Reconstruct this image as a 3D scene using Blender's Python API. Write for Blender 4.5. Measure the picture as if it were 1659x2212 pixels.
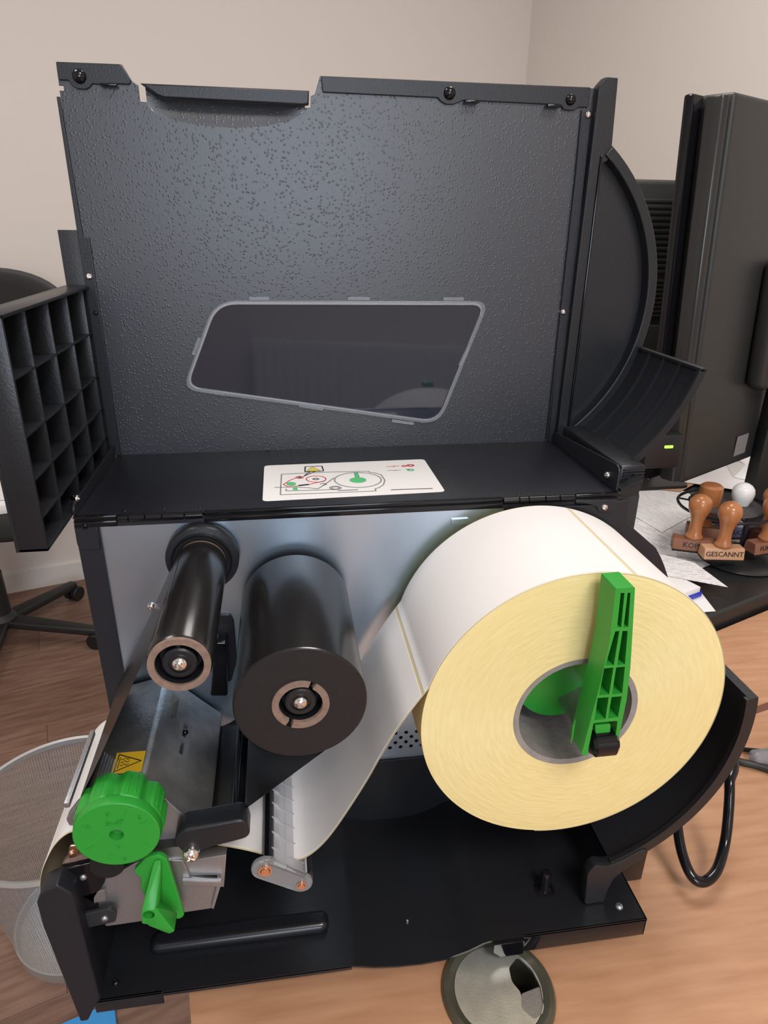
import bpy, bmesh, math, random
from mathutils import Vector, Matrix
random.seed(7)
for o in list(bpy.data.objects): bpy.data.objects.remove(o)
scene = bpy.context.scene
COL = scene.collection
PI = math.pi
FLOOR = -1050.0            # room floor in printer millimetres (hinge line of the printer lid is z = 0)

# ------------------------------------------------------------------ camera
CAM = (143.204, -439.279, 183.922); YAW, PITCH, ROLL, FPX = 0.1513, 0.4030, 0.0133, 1458.92
IW, IH = 1659, 2212
def _basis():
    f = Vector((math.sin(YAW)*math.cos(PITCH), math.cos(YAW)*math.cos(PITCH), -math.sin(PITCH)))
    r = Vector((math.cos(YAW), -math.sin(YAW), 0)); u = r.cross(f)
    c, s = math.cos(ROLL), math.sin(ROLL)
    return f, c*r+s*u, -s*r+c*u
CF, CR, CU = _basis()
def W(p): return Vector((p[0], p[1], p[2]-FLOOR))*0.001     # printer mm -> world metres
cd = bpy.data.cameras.new('camera'); co = bpy.data.objects.new('camera', cd); COL.objects.link(co)
cd.sensor_fit = 'VERTICAL'; cd.sensor_height = 36; cd.sensor_width = 27; cd.lens = 36*FPX/IH
cd.clip_start = 0.01
mw = Matrix((CR, CU, -CF)).transposed().to_4x4(); mw.translation = W(CAM); co.matrix_world = mw
scene.camera = co

TH = math.radians(18)      # the room is turned against the printer
RU = Vector((math.cos(TH), math.sin(TH), 0)); RV = Vector((-math.sin(TH), math.cos(TH), 0))
def R3(u, v, z): p = RU*u+RV*v; return Vector((p.x, p.y, z))

# ------------------------------------------------------------------ light
wd = bpy.data.worlds.new('world'); scene.world = wd; wd.use_nodes = True
wd.node_tree.nodes['Background'].inputs[0].default_value = (0.80, 0.88, 1.0, 1)
wd.node_tree.nodes['Background'].inputs[1].default_value = 0.12
def area(name, loc, size, energy, col, target=None, rot=None):
    l = bpy.data.lights.new(name, 'AREA'); l.shape = 'RECTANGLE'; l.size, l.size_y = size
    l.energy = energy; l.color = col
    o = bpy.data.objects.new(name, l); COL.objects.link(o); o.location = W(loc)
    if rot: o.rotation_euler = rot
    return o
# daylight through the window in the wall behind the photographer
area('window_behind_offscreen', R3(-570, -2330, 450), (0.95, 0.95), 27, (0.76, 0.87, 1.0), rot=(PI/2, 0, TH+PI*0))
# ceiling panels
LAMPS = ((200, -1500, 36), (-700, 450, 16), (900, 450, 16))
for u, v, e in LAMPS:
    area('ceiling_lamp_offscreen', R3(u, v, 1528), (0.6, 0.6), e, (1.0, 0.96, 0.91), rot=(0, 0, TH))
scene.view_settings.view_transform = 'Standard'; scene.view_settings.look = 'None'
scene.view_settings.exposure = -0.2; scene.view_settings.gamma = 1.0; scene.view_settings.use_curve_mapping = False

def PX(u, v, ax, val):
    """direction of a photo pixel, cut with the plane the thing lies on (printer mm)"""
    d = CF + CR*((u-IW/2)/FPX) - CU*((v-IH/2)/FPX)
    i = 'xyz'.index(ax); t = (val-CAM[i])/d[i]
    return Vector(CAM)+d*t
def PXZ(u, v, y): p = PX(u, v, 'y', y); return (p.x, p.z)

# ------------------------------------------------------------------ materials
def hexc(h):
    c = [int(h[i:i+2], 16)/255 for i in (0, 2, 4)]
    return tuple(x/12.92 if x <= .04045 else ((x+.055)/1.055)**2.4 for x in c)
MATS = {}
def mat(name, col, rough=.5, metal=0., spec=.5, bump=None, var=None, trans=0., ior=1.45, emit=None, alpha=1., coat=0., stretch=None):
    m = bpy.data.materials.new(name); m.use_nodes = True; nt = m.node_tree; N = nt.nodes; L = nt.links
    b = N['Principled BSDF']
    col = hexc(col) if isinstance(col, str) else col
    b.inputs['Base Color'].default_value = (*col, 1); b.inputs['Roughness'].default_value = rough
    b.inputs['Metallic'].default_value = metal; b.inputs['Specular IOR Level'].default_value = spec
    b.inputs['Transmission Weight'].default_value = trans; b.inputs['IOR'].default_value = ior
    b.inputs['Alpha'].default_value = alpha; b.inputs['Coat Weight'].default_value = coat
    if emit: b.inputs['Emission Color'].default_value = (*col, 1); b.inputs['Emission Strength'].default_value = emit
    tc = N.new('ShaderNodeTexCoord'); src = tc.outputs['Object']
    if stretch:
        mp = N.new('ShaderNodeMapping'); mp.inputs['Scale'].default_value = stretch; L.new(src, mp.inputs[0]); src = mp.outputs[0]
    if var:   # (scale, second colour, detail, lo, hi)
        n = N.new('ShaderNodeTexNoise'); n.inputs['Scale'].default_value = var[0]; n.inputs['Detail'].default_value = var[2]
        L.new(src, n.inputs['Vector'])
        r = N.new('ShaderNodeValToRGB'); r.color_ramp.elements[0].position = var[3]; r.color_ramp.elements[1].position = var[4]
        c2 = hexc(var[1]) if isinstance(var[1], str) else var[1]
        r.color_ramp.elements[0].color = (*col, 1); r.color_ramp.elements[1].color = (*c2, 1)
        L.new(n.outputs['Fac'], r.inputs[0]); L.new(r.outputs[0], b.inputs['Base Color'])
    if bump:  # (scale, strength, detail)
        n = N.new('ShaderNodeTexNoise'); n.inputs['Scale'].default_value = bump[0]; n.inputs['Detail'].default_value = bump[2]
        L.new(src, n.inputs['Vector'])
        bp = N.new('ShaderNodeBump'); bp.inputs['Strength'].default_value = bump[1]; bp.inputs['Distance'].default_value = .001
        L.new(n.outputs['Fac'], bp.inputs['Height']); L.new(bp.outputs[0], b.inputs['Normal'])
    MATS[name] = m
    return m
mat('coat', (.020, .022, .030), .37, spec=.95)
def coat_dots():
    m = MATS['coat']; nt = m.node_tree; N = nt.nodes; L = nt.links; b = N['Principled BSDF']
    tc = N.new('ShaderNodeTexCoord'); vo = N.new('ShaderNodeTexVoronoi'); vo.inputs['Scale'].default_value = 430; L.new(tc.outputs['Object'], vo.inputs['Vector'])
    r = N.new('ShaderNodeValToRGB'); r.color_ramp.elements[0].position = .10; r.color_ramp.elements[0].color = (1, 1, 1, 1); r.color_ramp.elements[1].position = .38; r.color_ramp.elements[1].color = (0, 0, 0, 1)
    L.new(vo.outputs['Distance'], r.inputs[0])
    sp = N.new('ShaderNodeSeparateColor'); L.new(vo.outputs['Color'], sp.inputs[0])
    g = N.new('ShaderNodeMath'); g.operation = 'GREATER_THAN'; g.inputs[1].default_value = .3; L.new(sp.outputs[0], g.inputs[0])
    mu = N.new('ShaderNodeMath'); mu.operation = 'MULTIPLY'; L.new(r.outputs[0], mu.inputs[0]); L.new(g.outputs[0], mu.inputs[1])
    n = N.new('ShaderNodeTexNoise'); n.inputs['Scale'].default_value = 700; L.new(tc.outputs['Object'], n.inputs['Vector'])
    ad = N.new('ShaderNodeMath'); ad.operation = 'MULTIPLY_ADD'; ad.inputs[1].default_value = .35; L.new(n.outputs['Fac'], ad.inputs[0]); L.new(mu.outputs[0], ad.inputs[2])
    bp = N.new('ShaderNodeBump'); bp.inputs['Strength'].default_value = .24; bp.inputs['Distance'].default_value = .0006
    L.new(ad.outputs[0], bp.inputs['Height']); L.new(bp.outputs[0], b.inputs['Normal'])
coat_dots()
mat('coat_smooth', (.014, .015, .020), .38, bump=(900, .12, 1), spec=.5)
mat('tray_black', (.010, .011, .014), .34, bump=(700, .08, 1), spec=.5)
mat('plastic_black', (.013, .014, .017), .34, bump=(600, .10, 1))
mat('rail_black', (.010, .011, .014), .24)
mat('plastic_dark', (.022, .024, .028), .42, bump=(900, .2, 1))
mat('gloss_black', (.006, .006, .008), .12)
mat('film', (.010, .009, .009), .22, spec=.6)
mat('film_end', (.010, .009, .010), .55, bump=(300, .15, 2))
mat('steel', (.46, .56, .68), .33, 1, var=(9, (.58, .68, .80), 6, .3, .7), bump=(60, .05, 3))
mat('cast', (.33, .33, .33), .40, .85, var=(60, (.52, .51, .50), 5, .35, .75), bump=(500, .25, 3))
mat('bracket', (.40, .40, .42), .42, .85, bump=(500, .12, 2))
mat('chrome', (.85, .82, .80), .12, 1)
mat('copper', (.78, .50, .36), .25, 1)
mat('slot', (.02, .018, .018), .5)
mat('green', (.026, .30, .034), .36, bump=(1200, .06, 1))
mat('card_core', (.26, .17, .13), .8, bump=(900, .3, 2), var=(300, (.17, .115, .09), 3, .3, .8))
mat('card_grey', (.30, .27, .26), .85, bump=(700, .3, 2), var=(120, (.22, .20, .19), 3, .3, .8))
mat('paper', (.74, .71, .70), .62, bump=(900, .03, 2))
mat('sheet', (.78, .76, .76), .7)
mat('liner', (.60, .52, .34), .6)
mat('clear', (.92, .94, .97), .10, trans=.85, ior=1.35, spec=.6)
mat('clear_frame', (.50, .53, .58), .18, trans=.7, ior=1.3, spec=.7)
mat('sensor_clear', (.62, .62, .65), .22, trans=.35, ior=1.3, spec=.7)
mat('pane', (.012, .016, .030), .045, spec=1.0)
mat('sticker', (.82, .80, .79), .45)
mat('print_grey', (.22, .22, .23), .5)
mat('print_red', (.62, .06, .07), .5)
mat('print_green', (.10, .50, .20), .5)
mat('print_yellow', (.75, .62, .10), .5)
mat('warn_yellow', (.80, .50, .03), .42)
mat('ink', (.012, .012, .014), .5)
mat('desk', hexc('bd9070'), .42, var=(5, hexc('a87a5a'), 6, .3, .75), stretch=(3, 26, 3), bump=(260, .04, 3))
mat('desk_edge', hexc('6b4234'), .5)
mat('black_desk', (.012, .013, .014), .33, bump=(300, .06, 2), var=(3, (.026, .028, .028), 4, .4, .8))
mat('wall', (.74, .68, .635), .9, bump=(160, .10, 3))
mat('base_white', (.76, .73, .70), .5)
mat('ceiling', (.85, .84, .82), .9)
mat('floor_dark', (.05, .035, .025), .8)
for i, (a, b_) in enumerate((('8d6f5f', '6f5346'), ('846656', '674c3f'), ('957766', '745849'))):
    mat('plank%d' % i, hexc(a), .48, var=(7, hexc(b_), 7, .35, .68), stretch=(1.2, 11, 1), bump=(90, .12, 4))
mat('chair_fabric', (.022, .022, .020), .9, bump=(900, .5, 2))
mat('chair_plastic', (.020, .020, .020), .45)
mat('chair_grey', (.060, .058, .060), .7)
mat('rim_grey', (.55, .55, .55), .32, .6)
mat('monitor', (.030, .031, .030), .42, bump=(800, .10, 2))
mat('monitor_edge', (.030, .031, .030), .22)
mat('led', (.25, 1.0, .05), .4, emit=3.0)
mat('stamp_wood', hexc('b5784a'), .30, var=(40, hexc('9c6038'), 4, .3, .7), stretch=(1, 1, .25), coat=.4)
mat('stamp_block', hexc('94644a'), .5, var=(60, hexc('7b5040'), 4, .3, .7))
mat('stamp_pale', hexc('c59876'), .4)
mat('stamp_purple', (.16, .15, .26), .55)
mat('white_plastic', (.78, .78, .78), .3)
mat('wire', (.03, .03, .035), .25, .6)
mat('brown_paper', hexc('b58f6f'), .8)
mat('blue', (.02, .04, .45), .45)
mat('blue_light', (.05, .30, .68), .5)
mat('rubber', (.012, .012, .012), .5)
mat('grommet_rim', (.10, .095, .07), .18, .35)
mat('grommet_cap', (.50, .50, .46), .36, .7, var=(70, (.66, .66, .61), 5, .3, .75), bump=(700, .1, 3))
mat('radiator', (.80, .80, .78), .35)
mat('lamp_panel', (1, .97, .92), .5, emit=1.2)
mat('glass', (.85, .9, .95), .05, trans=1, ior=1.05)
# roll end: rings of wound liner around the roll axis (printer x, z); object origin = roll centre
def ring_mat(name, c1, c2, rough, scale, strength):
    m = bpy.data.materials.new(name); m.use_nodes = True; nt = m.node_tree; N = nt.nodes; L = nt.links; b = N['Principled BSDF']
    tc = N.new('ShaderNodeTexCoord'); sp = N.new('ShaderNodeSeparateXYZ'); L.new(tc.outputs['Object'], sp.inputs[0])
    cb = N.new('ShaderNodeCombineXYZ'); L.new(sp.outputs[0], cb.inputs[0]); L.new(sp.outputs[2], cb.inputs[1])
    ln = N.new('ShaderNodeVectorMath'); ln.operation = 'LENGTH'; L.new(cb.outputs[0], ln.inputs[0])
    at = N.new('ShaderNodeMath'); at.operation = 'ARCTAN2'; L.new(sp.outputs[0], at.inputs[0]); L.new(sp.outputs[2], at.inputs[1])
    ms = N.new('ShaderNodeMath'); ms.operation = 'MULTIPLY'; ms.inputs[1].default_value = .012; L.new(at.outputs[0], ms.inputs[0])
    c3 = N.new('ShaderNodeCombineXYZ'); L.new(ln.outputs['Value'], c3.inputs[0]); L.new(ms.outputs[0], c3.inputs[1])
    n = N.new('ShaderNodeTexNoise'); n.inputs['Scale'].default_value = scale; n.inputs['Detail'].default_value = 5; L.new(c3.outputs[0], n.inputs['Vector'])
    r = N.new('ShaderNodeValToRGB'); r.color_ramp.elements[0].position = .3; r.color_ramp.elements[1].position = .7
    r.color_ramp.elements[0].color = (*c1, 1); r.color_ramp.elements[1].color = (*c2, 1)
    L.new(n.outputs['Fac'], r.inputs[0]); L.new(r.outputs[0], b.inputs['Base Color']); b.inputs['Roughness'].default_value = rough; b.inputs['Anisotropic'].default_value = .85; b.inputs['Specular IOR Level'].default_value = .7
    tg = N.new('ShaderNodeTangent'); tg.direction_type = 'RADIAL'; tg.axis = 'Y'; L.new(tg.outputs[0], b.inputs['Tangent'])
    bp = N.new('ShaderNodeBump'); bp.inputs['Strength'].default_value = strength; bp.inputs['Distance'].default_value = .001
    L.new(n.outputs['Fac'], bp.inputs['Height']); L.new(bp.outputs[0], b.inputs['Normal'])
    MATS[name] = m
ring_mat('roll_end', (.76, .63, .285), (.81, .69, .34), .45, 420, .40)
# wire mesh of the waste bin: fine weave, open between the wires
def mesh_mat():
    m = bpy.data.materials.new('bin_mesh'); m.use_nodes = True; nt = m.node_tree; N = nt.nodes; L = nt.links; b = N['Principled BSDF']
    b.inputs['Base Color'].default_value = (.50, .49, .48, 1); b.inputs['Metallic'].default_value = .5; b.inputs['Roughness'].default_value = .4
    uv = N.new('ShaderNodeUVMap'); ck = N.new('ShaderNodeTexBrick')
    ck.inputs['Scale'].default_value = 1; ck.offset = 0
    ck.inputs['Brick Width'].default_value = .0042; ck.inputs['Row Height'].default_value = .0042; ck.inputs['Mortar Size'].default_value = .0006
    L.new(uv.outputs[0], ck.inputs['Vector']); L.new(ck.outputs['Fac'], b.inputs['Alpha'])
    ma = N.new('ShaderNodeMath'); ma.operation = 'MAXIMUM'; ma.inputs[1].default_value = .12; L.new(ck.outputs['Fac'], ma.inputs[0]); L.new(ma.outputs[0], b.inputs['Alpha'])
    MATS['bin_mesh'] = m
mesh_mat()
# printed page: rows of grey text on white
def page_mat(name, rows, tint):
    m = bpy.data.materials.new(name); m.use_nodes = True; nt = m.node_tree; N = nt.nodes; L = nt.links; b = N['Principled BSDF']
    uv = N.new('ShaderNodeUVMap'); sp = N.new('ShaderNodeSeparateXYZ'); L.new(uv.outputs[0], sp.inputs[0])
    a = N.new('ShaderNodeMath'); a.operation = 'MULTIPLY'; a.inputs[1].default_value = rows; L.new(sp.outputs[1], a.inputs[0])
    fr = N.new('ShaderNodeMath'); fr.operation = 'FRACT'; L.new(a.outputs[0], fr.inputs[0])
    lt = N.new('ShaderNodeMath'); lt.operation = 'LESS_THAN'; lt.inputs[1].default_value = .32; L.new(fr.outputs[0], lt.inputs[0])
    fl = N.new('ShaderNodeMath'); fl.operation = 'FLOOR'; L.new(a.outputs[0], fl.inputs[0])
    cb = N.new('ShaderNodeCombineXYZ'); mx = N.new('ShaderNodeMath'); mx.operation = 'MULTIPLY'; mx.inputs[1].default_value = 3; L.new(sp.outputs[0], mx.inputs[0])
    L.new(mx.outputs[0], cb.inputs[0]); L.new(fl.outputs[0], cb.inputs[1])
    n = N.new('ShaderNodeTexNoise'); n.inputs['Scale'].default_value = 1.3; n.inputs['Detail'].default_value = 3; L.new(cb.outputs[0], n.inputs['Vector'])
    g = N.new('ShaderNodeMath'); g.operation = 'GREATER_THAN'; g.inputs[1].default_value = .50; L.new(n.outputs['Fac'], g.inputs[0])
    mu = N.new('ShaderNodeMath'); mu.operation = 'MULTIPLY'; L.new(lt.outputs[0], mu.inputs[0]); L.new(g.outputs[0], mu.inputs[1])
    mix = N.new('ShaderNodeMix'); mix.data_type = 'RGBA'; mix.inputs[6].default_value = (.76, .74, .75, 1); mix.inputs[7].default_value = (*tint, 1)
    L.new(mu.outputs[0], mix.inputs[0]); L.new(mix.outputs[2], b.inputs['Base Color']); b.inputs['Roughness'].default_value = .7
    MATS[name] = m
page_mat('page', 26, (.42, .41, .42))
page_mat('page_dense', 44, (.50, .49, .50))

# ------------------------------------------------------------------ builders
def curve_mesh(loops, depth, bevel=0., res=1):
    """filled 2D outline (first loop) with holes (other loops), thickness = depth"""
    cu = bpy.data.curves.new('t', 'CURVE'); cu.dimensions = '2D'; cu.fill_mode = 'BOTH'
    bevel = min(bevel, depth/2*.98)
    cu.extrude = depth/2-bevel; cu.bevel_depth = bevel; cu.bevel_resolution = res; cu.offset = -bevel
    for lp in loops:
        s = cu.splines.new('POLY'); s.points.add(len(lp)-1); s.use_cyclic_u = True
        for p, q in zip(s.points, lp): p.co = (q[0], q[1], 0, 1)
    o = bpy.data.objects.new('t', cu)
    me = bpy.data.meshes.new_from_object(o)
    bpy.data.objects.remove(o); bpy.data.curves.remove(cu)
    return me
def rounded(pts, r, seg=4):
    """round the corners of a polygon; r = number or list"""
    out = []; n = len(pts)
    for i in range(n):
        p = Vector(pts[i]); a = Vector(pts[i-1])-p; b = Vector(pts[(i+1) % n])-p
        rr = r[i] if isinstance(r, (list, tuple)) else r
        d = min(rr, a.length*.45, b.length*.45)
        if d < 1e-4: out.append(tuple(p)); continue
        A = p+a.normalized()*d; B = p+b.normalized()*d
        for k in range(seg+1):
            t = k/seg; out.append(tuple(A*(1-t)**2+p*2*t*(1-t)+B*t*t))
    return out
def circle(cx, cy, r, n=24, a0=0): return [(cx+r*math.cos(a0+2*PI*k/n), cy+r*math.sin(a0+2*PI*k/n)) for k in range(n)]

class B:
    def __init__(s): s.bm = bmesh.new(); s.mi = 0
    def _tag(s, n0):
        s.bm.faces.ensure_lookup_table()
        for f in s.bm.faces[n0:]: f.material_index = s.mi
    def mesh(s, me, M=Matrix()):
        n0 = len(s.bm.faces); me.transform(M); s.bm.from_mesh(me); bpy.data.meshes.remove(me); s._tag(n0); return s
    def box(s, x0, x1, y0, y1, z0, z1, bevel=0, seg=2, M=None):
        n0 = len(s.bm.faces); t = bmesh.new()
        bmesh.ops.create_cube(t, size=1, matrix=Matrix.Translation(((x0+x1)/2, (y0+y1)/2, (z0+z1)/2)) @ Matrix.Diagonal((x1-x0, y1-y0, z1-z0, 1)))
        if bevel: bmesh.ops.bevel(t, geom=t.edges[:], offset=bevel, segments=seg, affect='EDGES', profile=.5)
        if M: t.transform(M)
        me = bpy.data.meshes.new('t'); t.to_mesh(me); t.free(); s.bm.from_mesh(me); bpy.data.meshes.remove(me); s._tag(n0); return s
    def prism(s, poly, a0, a1, plane='xz', holes=(), bevel=0., res=1):
        """poly in plane coords, extruded a0..a1 along the third axis"""
        me = curve_mesh([poly]+list(holes), abs(a1-a0), bevel, res); c = (a0+a1)/2
        if plane == 'xz': M = Matrix(((1, 0, 0, 0), (0, 0, -1, c), (0, 1, 0, 0), (0, 0, 0, 1)))
        elif plane == 'xy': M = Matrix(((1, 0, 0, 0), (0, 1, 0, 0), (0, 0, 1, c), (0, 0, 0, 1)))
        else: M = Matrix(((0, 0, 1, c), (1, 0, 0, 0), (0, 1, 0, 0), (0, 0, 0, 1)))     # 'yz'
        return s.mesh(me, M)
    def lathe(s, prof, c, axis='y', seg=48, close=False):
        """prof: (r, a) pairs; a = position along the axis"""
        n0 = len(s.bm.faces); rings = []
        for r, a in prof:
            ring = []
            for k in range(seg):
                t = 2*PI*k/seg; p, q = r*math.cos(t), r*math.sin(t)
                v = {'y': (c[0]+p, a, c[1]+q), 'z': (c[0]+p, c[1]+q, a), 'x': (a, c[0]+p, c[1]+q)}[axis]
                ring.append(s.bm.verts.new(v))
            rings.append(ring)
        prs = list(zip(rings, rings[1:]))
        if close: prs.append((rings[-1], rings[0]))
        for A, Bq in prs:
            for k in range(seg): s.bm.faces.new((A[k], A[(k+1) % seg], Bq[(k+1) % seg], Bq[k]))
        s.bm.normal_update(); s._tag(n0); return s
    def cyl(s, c, r, a0, a1, axis='y', seg=32, ch=0.):
        if ch: pr = [(0.01, a0), (r-ch, a0), (r, a0+ch*(1 if a1 > a0 else -1)), (r, a1-ch*(1 if a1 > a0 else -1)), (r-ch, a1), (0.01, a1)]
        else: pr = [(0.01, a0), (r, a0), (r, a1), (0.01, a1)]
        return s.lathe(pr, c, axis, seg)
    def tube(s, pts, r, seg=10, cap=True):
        n0 = len(s.bm.faces); pts = [Vector(p) for p in pts]; rings = []; up = None
        for i, p in enumerate(pts):
            t = (pts[min(i+1, len(pts)-1)]-pts[max(i-1, 0)]).normalized()
            if up is None: up = t.orthogonal().normalized()
            up = (up-t*up.dot(t)).normalized(); sd = t.cross(up)
            rings.append([s.bm.verts.new(p+(up*math.cos(2*PI*k/seg)+sd*math.sin(2*PI*k/seg))*r) for k in range(seg)])
        for A, Bq in zip(rings, rings[1:]):
            for k in range(seg): s.bm.faces.new((A[k], A[(k+1) % seg], Bq[(k+1) % seg], Bq[k]))
        if cap: s.bm.faces.new(rings[0][::-1]); s.bm.faces.new(rings[-1])
        s._tag(n0); return s
    def strip(s, path, y0, y1, off0, off1):
        """band along an (x,z) path, spread y0..y1, between two offsets along the path normal"""
        n0 = len(s.bm.faces); P = [Vector(p) for p in path]; rows = []
        for i, p in enumerate(P):
            t = (P[min(i+1, len(P)-1)]-P[max(i-1, 0)]).normalized(); n = Vector((t.y, -t.x))
            a = p+n*off0; b = p+n*off1
            rows.append([s.bm.verts.new((q.x, y, q.y)) for q, y in ((a, y0), (a, y1), (b, y1), (b, y0))])
        for A, Bq in zip(rows, rows[1:]):
            for k in range(4): s.bm.faces.new((A[k], A[(k+1) % 4], Bq[(k+1) % 4], Bq[k]))
        s.bm.faces.new(rows[0][::-1]); s.bm.faces.new(rows[-1]); s._tag(n0); return s
    def quadslab(s, pts, thick_vec):
        """polygon of 3D points given a thickness vector"""
        n0 = len(s.bm.faces); a = [s.bm.verts.new(p) for p in pts]; b = [s.bm.verts.new(Vector(p)+Vector(thick_vec)) for p in pts]; n = len(a)
        s.bm.faces.new(a); s.bm.faces.new(b[::-1])
        for k in range(n): s.bm.faces.new((a[k], b[k], b[(k+1) % n], a[(k+1) % n]))
        s._tag(n0); return s
    def dome(s, c, d, r, h=None, seg=16, stem=0.):
        n0 = len(s.bm.faces); c = Vector(c); d = Vector(d).normalized(); u = d.orthogonal().normalized(); w = d.cross(u); h = h or r*.75
        prof = [(r, -stem)] if stem else []
        prof += [(r*math.cos(a*PI/12), h*math.sin(a*PI/12)) for a in range(0, 6)]
        rings = [[s.bm.verts.new(c+d*z+(u*math.cos(2*PI*k/seg)+w*math.sin(2*PI*k/seg))*rr) for k in range(seg)] for rr, z in prof]
        for A, Bq in zip(rings, rings[1:]):
            for k in range(seg): s.bm.faces.new((A[k], A[(k+1) % seg], Bq[(k+1) % seg], Bq[k]))
        top = s.bm.verts.new(c+d*h)
        for k in range(seg): s.bm.faces.new((rings[-1][k], rings[-1][(k+1) % seg], top))
        s._tag(n0); return s
    def build(s, name, mats, parent=None, smooth=True, uv=None, angle=35):
        bmesh.ops.recalc_face_normals(s.bm, faces=s.bm.faces[:])
        org = Vector(parent['org']) if parent is not None else Vector((0, 0, 0))
        if parent is None:
            xs = [v.co for v in s.bm.verts]
            org = Vector(((min(v.x for v in xs)+max(v.x for v in xs))/2, (min(v.y for v in xs)+max(v.y for v in xs))/2, min(v.z for v in xs)))
        if uv:
            lay = s.bm.loops.layers.uv.new('UVMap')
            for f in s.bm.faces:
                for l in f.loops: l[lay].uv = uv(l.vert.co)
        for v in s.bm.verts: v.co = (v.co-org)*.001
        me = bpy.data.meshes.new(name); s.bm.to_mesh(me); s.bm.free()
        for m in (mats if isinstance(mats, (list, tuple)) else [mats]): me.materials.append(MATS[m])
        if smooth:
            me.shade_smooth() if hasattr(me, 'shade_smooth') else None
            try: me.set_sharp_from_angle(angle=math.radians(angle))
            except Exception: pass
        o = bpy.data.objects.new(name, me); COL.objects.link(o)
        if parent is not None: o.parent = parent
        else: o.location = W(org)
        o['org'] = [org.x, org.y, org.z]
        return o
def thing(name, label, cat, org, group=None):
    o = bpy.data.objects.new(name, None); COL.objects.link(o); o.location = W(org); o['org'] = [float(v) for v in org]; o.empty_display_size = .02
    o['label'] = label; o['category'] = cat
    if group: o['group'] = group
    return o
def tag(o, label, cat, group=None):
    o['label'] = label; o['category'] = cat
    if group: o['group'] = group
    return o
def struct(o, label=None):
    o['kind'] = 'structure'
    if label: o['label'] = label
    return o
def cut(o, cutter, angle=35):
    """sink a real recess: subtract a solid (given in printer mm) from a built part"""
    org = Vector(o['org']); bmesh.ops.recalc_face_normals(cutter.bm, faces=cutter.bm.faces[:])
    for v in cutter.bm.verts: v.co = (v.co-org)*.001
    me = bpy.data.meshes.new('t'); cutter.bm.to_mesh(me); cutter.bm.free()
    k = bpy.data.objects.new('t', me); COL.objects.link(k); k.parent = o.parent
    md_ = o.modifiers.new('cut', 'BOOLEAN'); md_.operation = 'DIFFERENCE'; md_.object = k; md_.solver = 'EXACT'
    dg = bpy.context.evaluated_depsgraph_get(); dg.update(); r = bpy.data.meshes.new_from_object(o.evaluated_get(dg))
    o.modifiers.clear(); bpy.data.objects.remove(k); bpy.data.meshes.remove(me)
    if len(r.polygons) > 6:
        r.name = o.name; o.data = r
        try: r.set_sharp_from_angle(angle=math.radians(angle))
        except Exception: pass
    return o
def screw(c, d, r, parent, name='screw', m='chrome', stem=1., h=None):
    b = B(); b.dome(c, d, r, h=h, stem=stem)
    open_ = [e for e in b.bm.edges if e.is_boundary]
    bmesh.ops.holes_fill(b.bm, edges=open_, sides=0)
    o = b.build(name, m, parent)
    if r < 1.6: return o
    d = Vector(d).normalized(); u = (Vector((.6, .2, .7))-d*Vector((.6, .2, .7)).dot(d)).normalized(); w = d.cross(u); hh = (h or r*.75)
    M0 = Matrix((u, w, d)).transposed().to_4x4(); M0.translation = Vector(c)
    L_, w_, z0_, z1_ = r*.55, r*.13, hh*.35, hh*1.4
    plus = [(-L_, -w_), (-w_, -w_), (-w_, -L_), (w_, -L_), (w_, -w_), (L_, -w_), (L_, w_), (w_, w_), (w_, L_), (-w_, L_), (-w_, w_), (-L_, w_)]
    k = B(); k.quadslab([(x, y, z0_) for x, y in plus], (0, 0, z1_-z0_)); k.bm.transform(M0)
    return cut(o, k)
def text(s, size, M, name, m, parent, depth=.15, align='CENTER', sx=1.0):
    cu = bpy.data.curves.new('t', 'FONT'); cu.body = s; cu.size = size; cu.extrude = depth; cu.align_x = align; cu.align_y = 'CENTER'; cu.resolution_u = 2
    o = bpy.data.objects.new('t', cu); me = bpy.data.meshes.new_from_object(o); bpy.data.objects.remove(o); bpy.data.curves.remove(cu)
    b = B(); b.mesh(me, M @ Matrix.Diagonal((sx, 1, 1, 1)))
    return b.build(name, m, parent, smooth=False)
MXZ = Matrix(((1, 0, 0, 0), (0, 0, -1, 0), (0, 1, 0, 0), (0, 0, 0, 1)))    # drawing plane facing the viewer (-y)

# ================================================================== ROOM
U0, U1, V0, V1 = -2300, 1843, -2400, 2033
def rquad(b, u0, u1, v0, v1, z0, z1):
    pts = [R3(u0, v0, z0), R3(u1, v0, z0), R3(u1, v1, z0), R3(u0, v1, z0)]
    return b.quadslab(pts, (0, 0, z1-z0))
fl = B(); rquad(fl, U0-80, U1+80, V0-80, V1+80, FLOOR-30, FLOOR-2)
floor = struct(fl.build('floor', 'floor_dark', smooth=False), 'wood laminate floor of brown planks')
# planks: alike boards, parts of the floor
pl = bmesh.new()
bmesh.ops.create_cube(pl, size=1, matrix=Matrix.Diagonal((1.1993, .1893, .006, 1)))
bmesh.ops.bevel(pl, geom=pl.edges[:], offset=.0007, segments=1, affect='EDGES')
plm = []
for i in range(3):
    me = bpy.data.meshes.new('plank'); pl.to_mesh(me); me.materials.append(MATS['plank%d' % i]); plm.append(me)
pl.free()
forg = W(floor['org'])
for r in range(24):
    off = (r*397) % 1200
    for c in range(-1, 4):
        u = U0+600+c*1200+off-200; v = V0+94+r*190
        if u-600 < U0-70 or u+600 > U1+70: 
            if u < U0-500 or u > U1+500: continue
        o = bpy.data.objects.new('plank', random.choice(plm)); COL.objects.link(o); o.parent = floor
        o.location = W(R3(u, v, FLOOR-3))-forg+Vector((0, 0, random.uniform(-.0002, .0002))); o.rotation_euler = (0, 0, TH+(PI if random.random() < .5 else 0))
H1 = 1550
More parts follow.
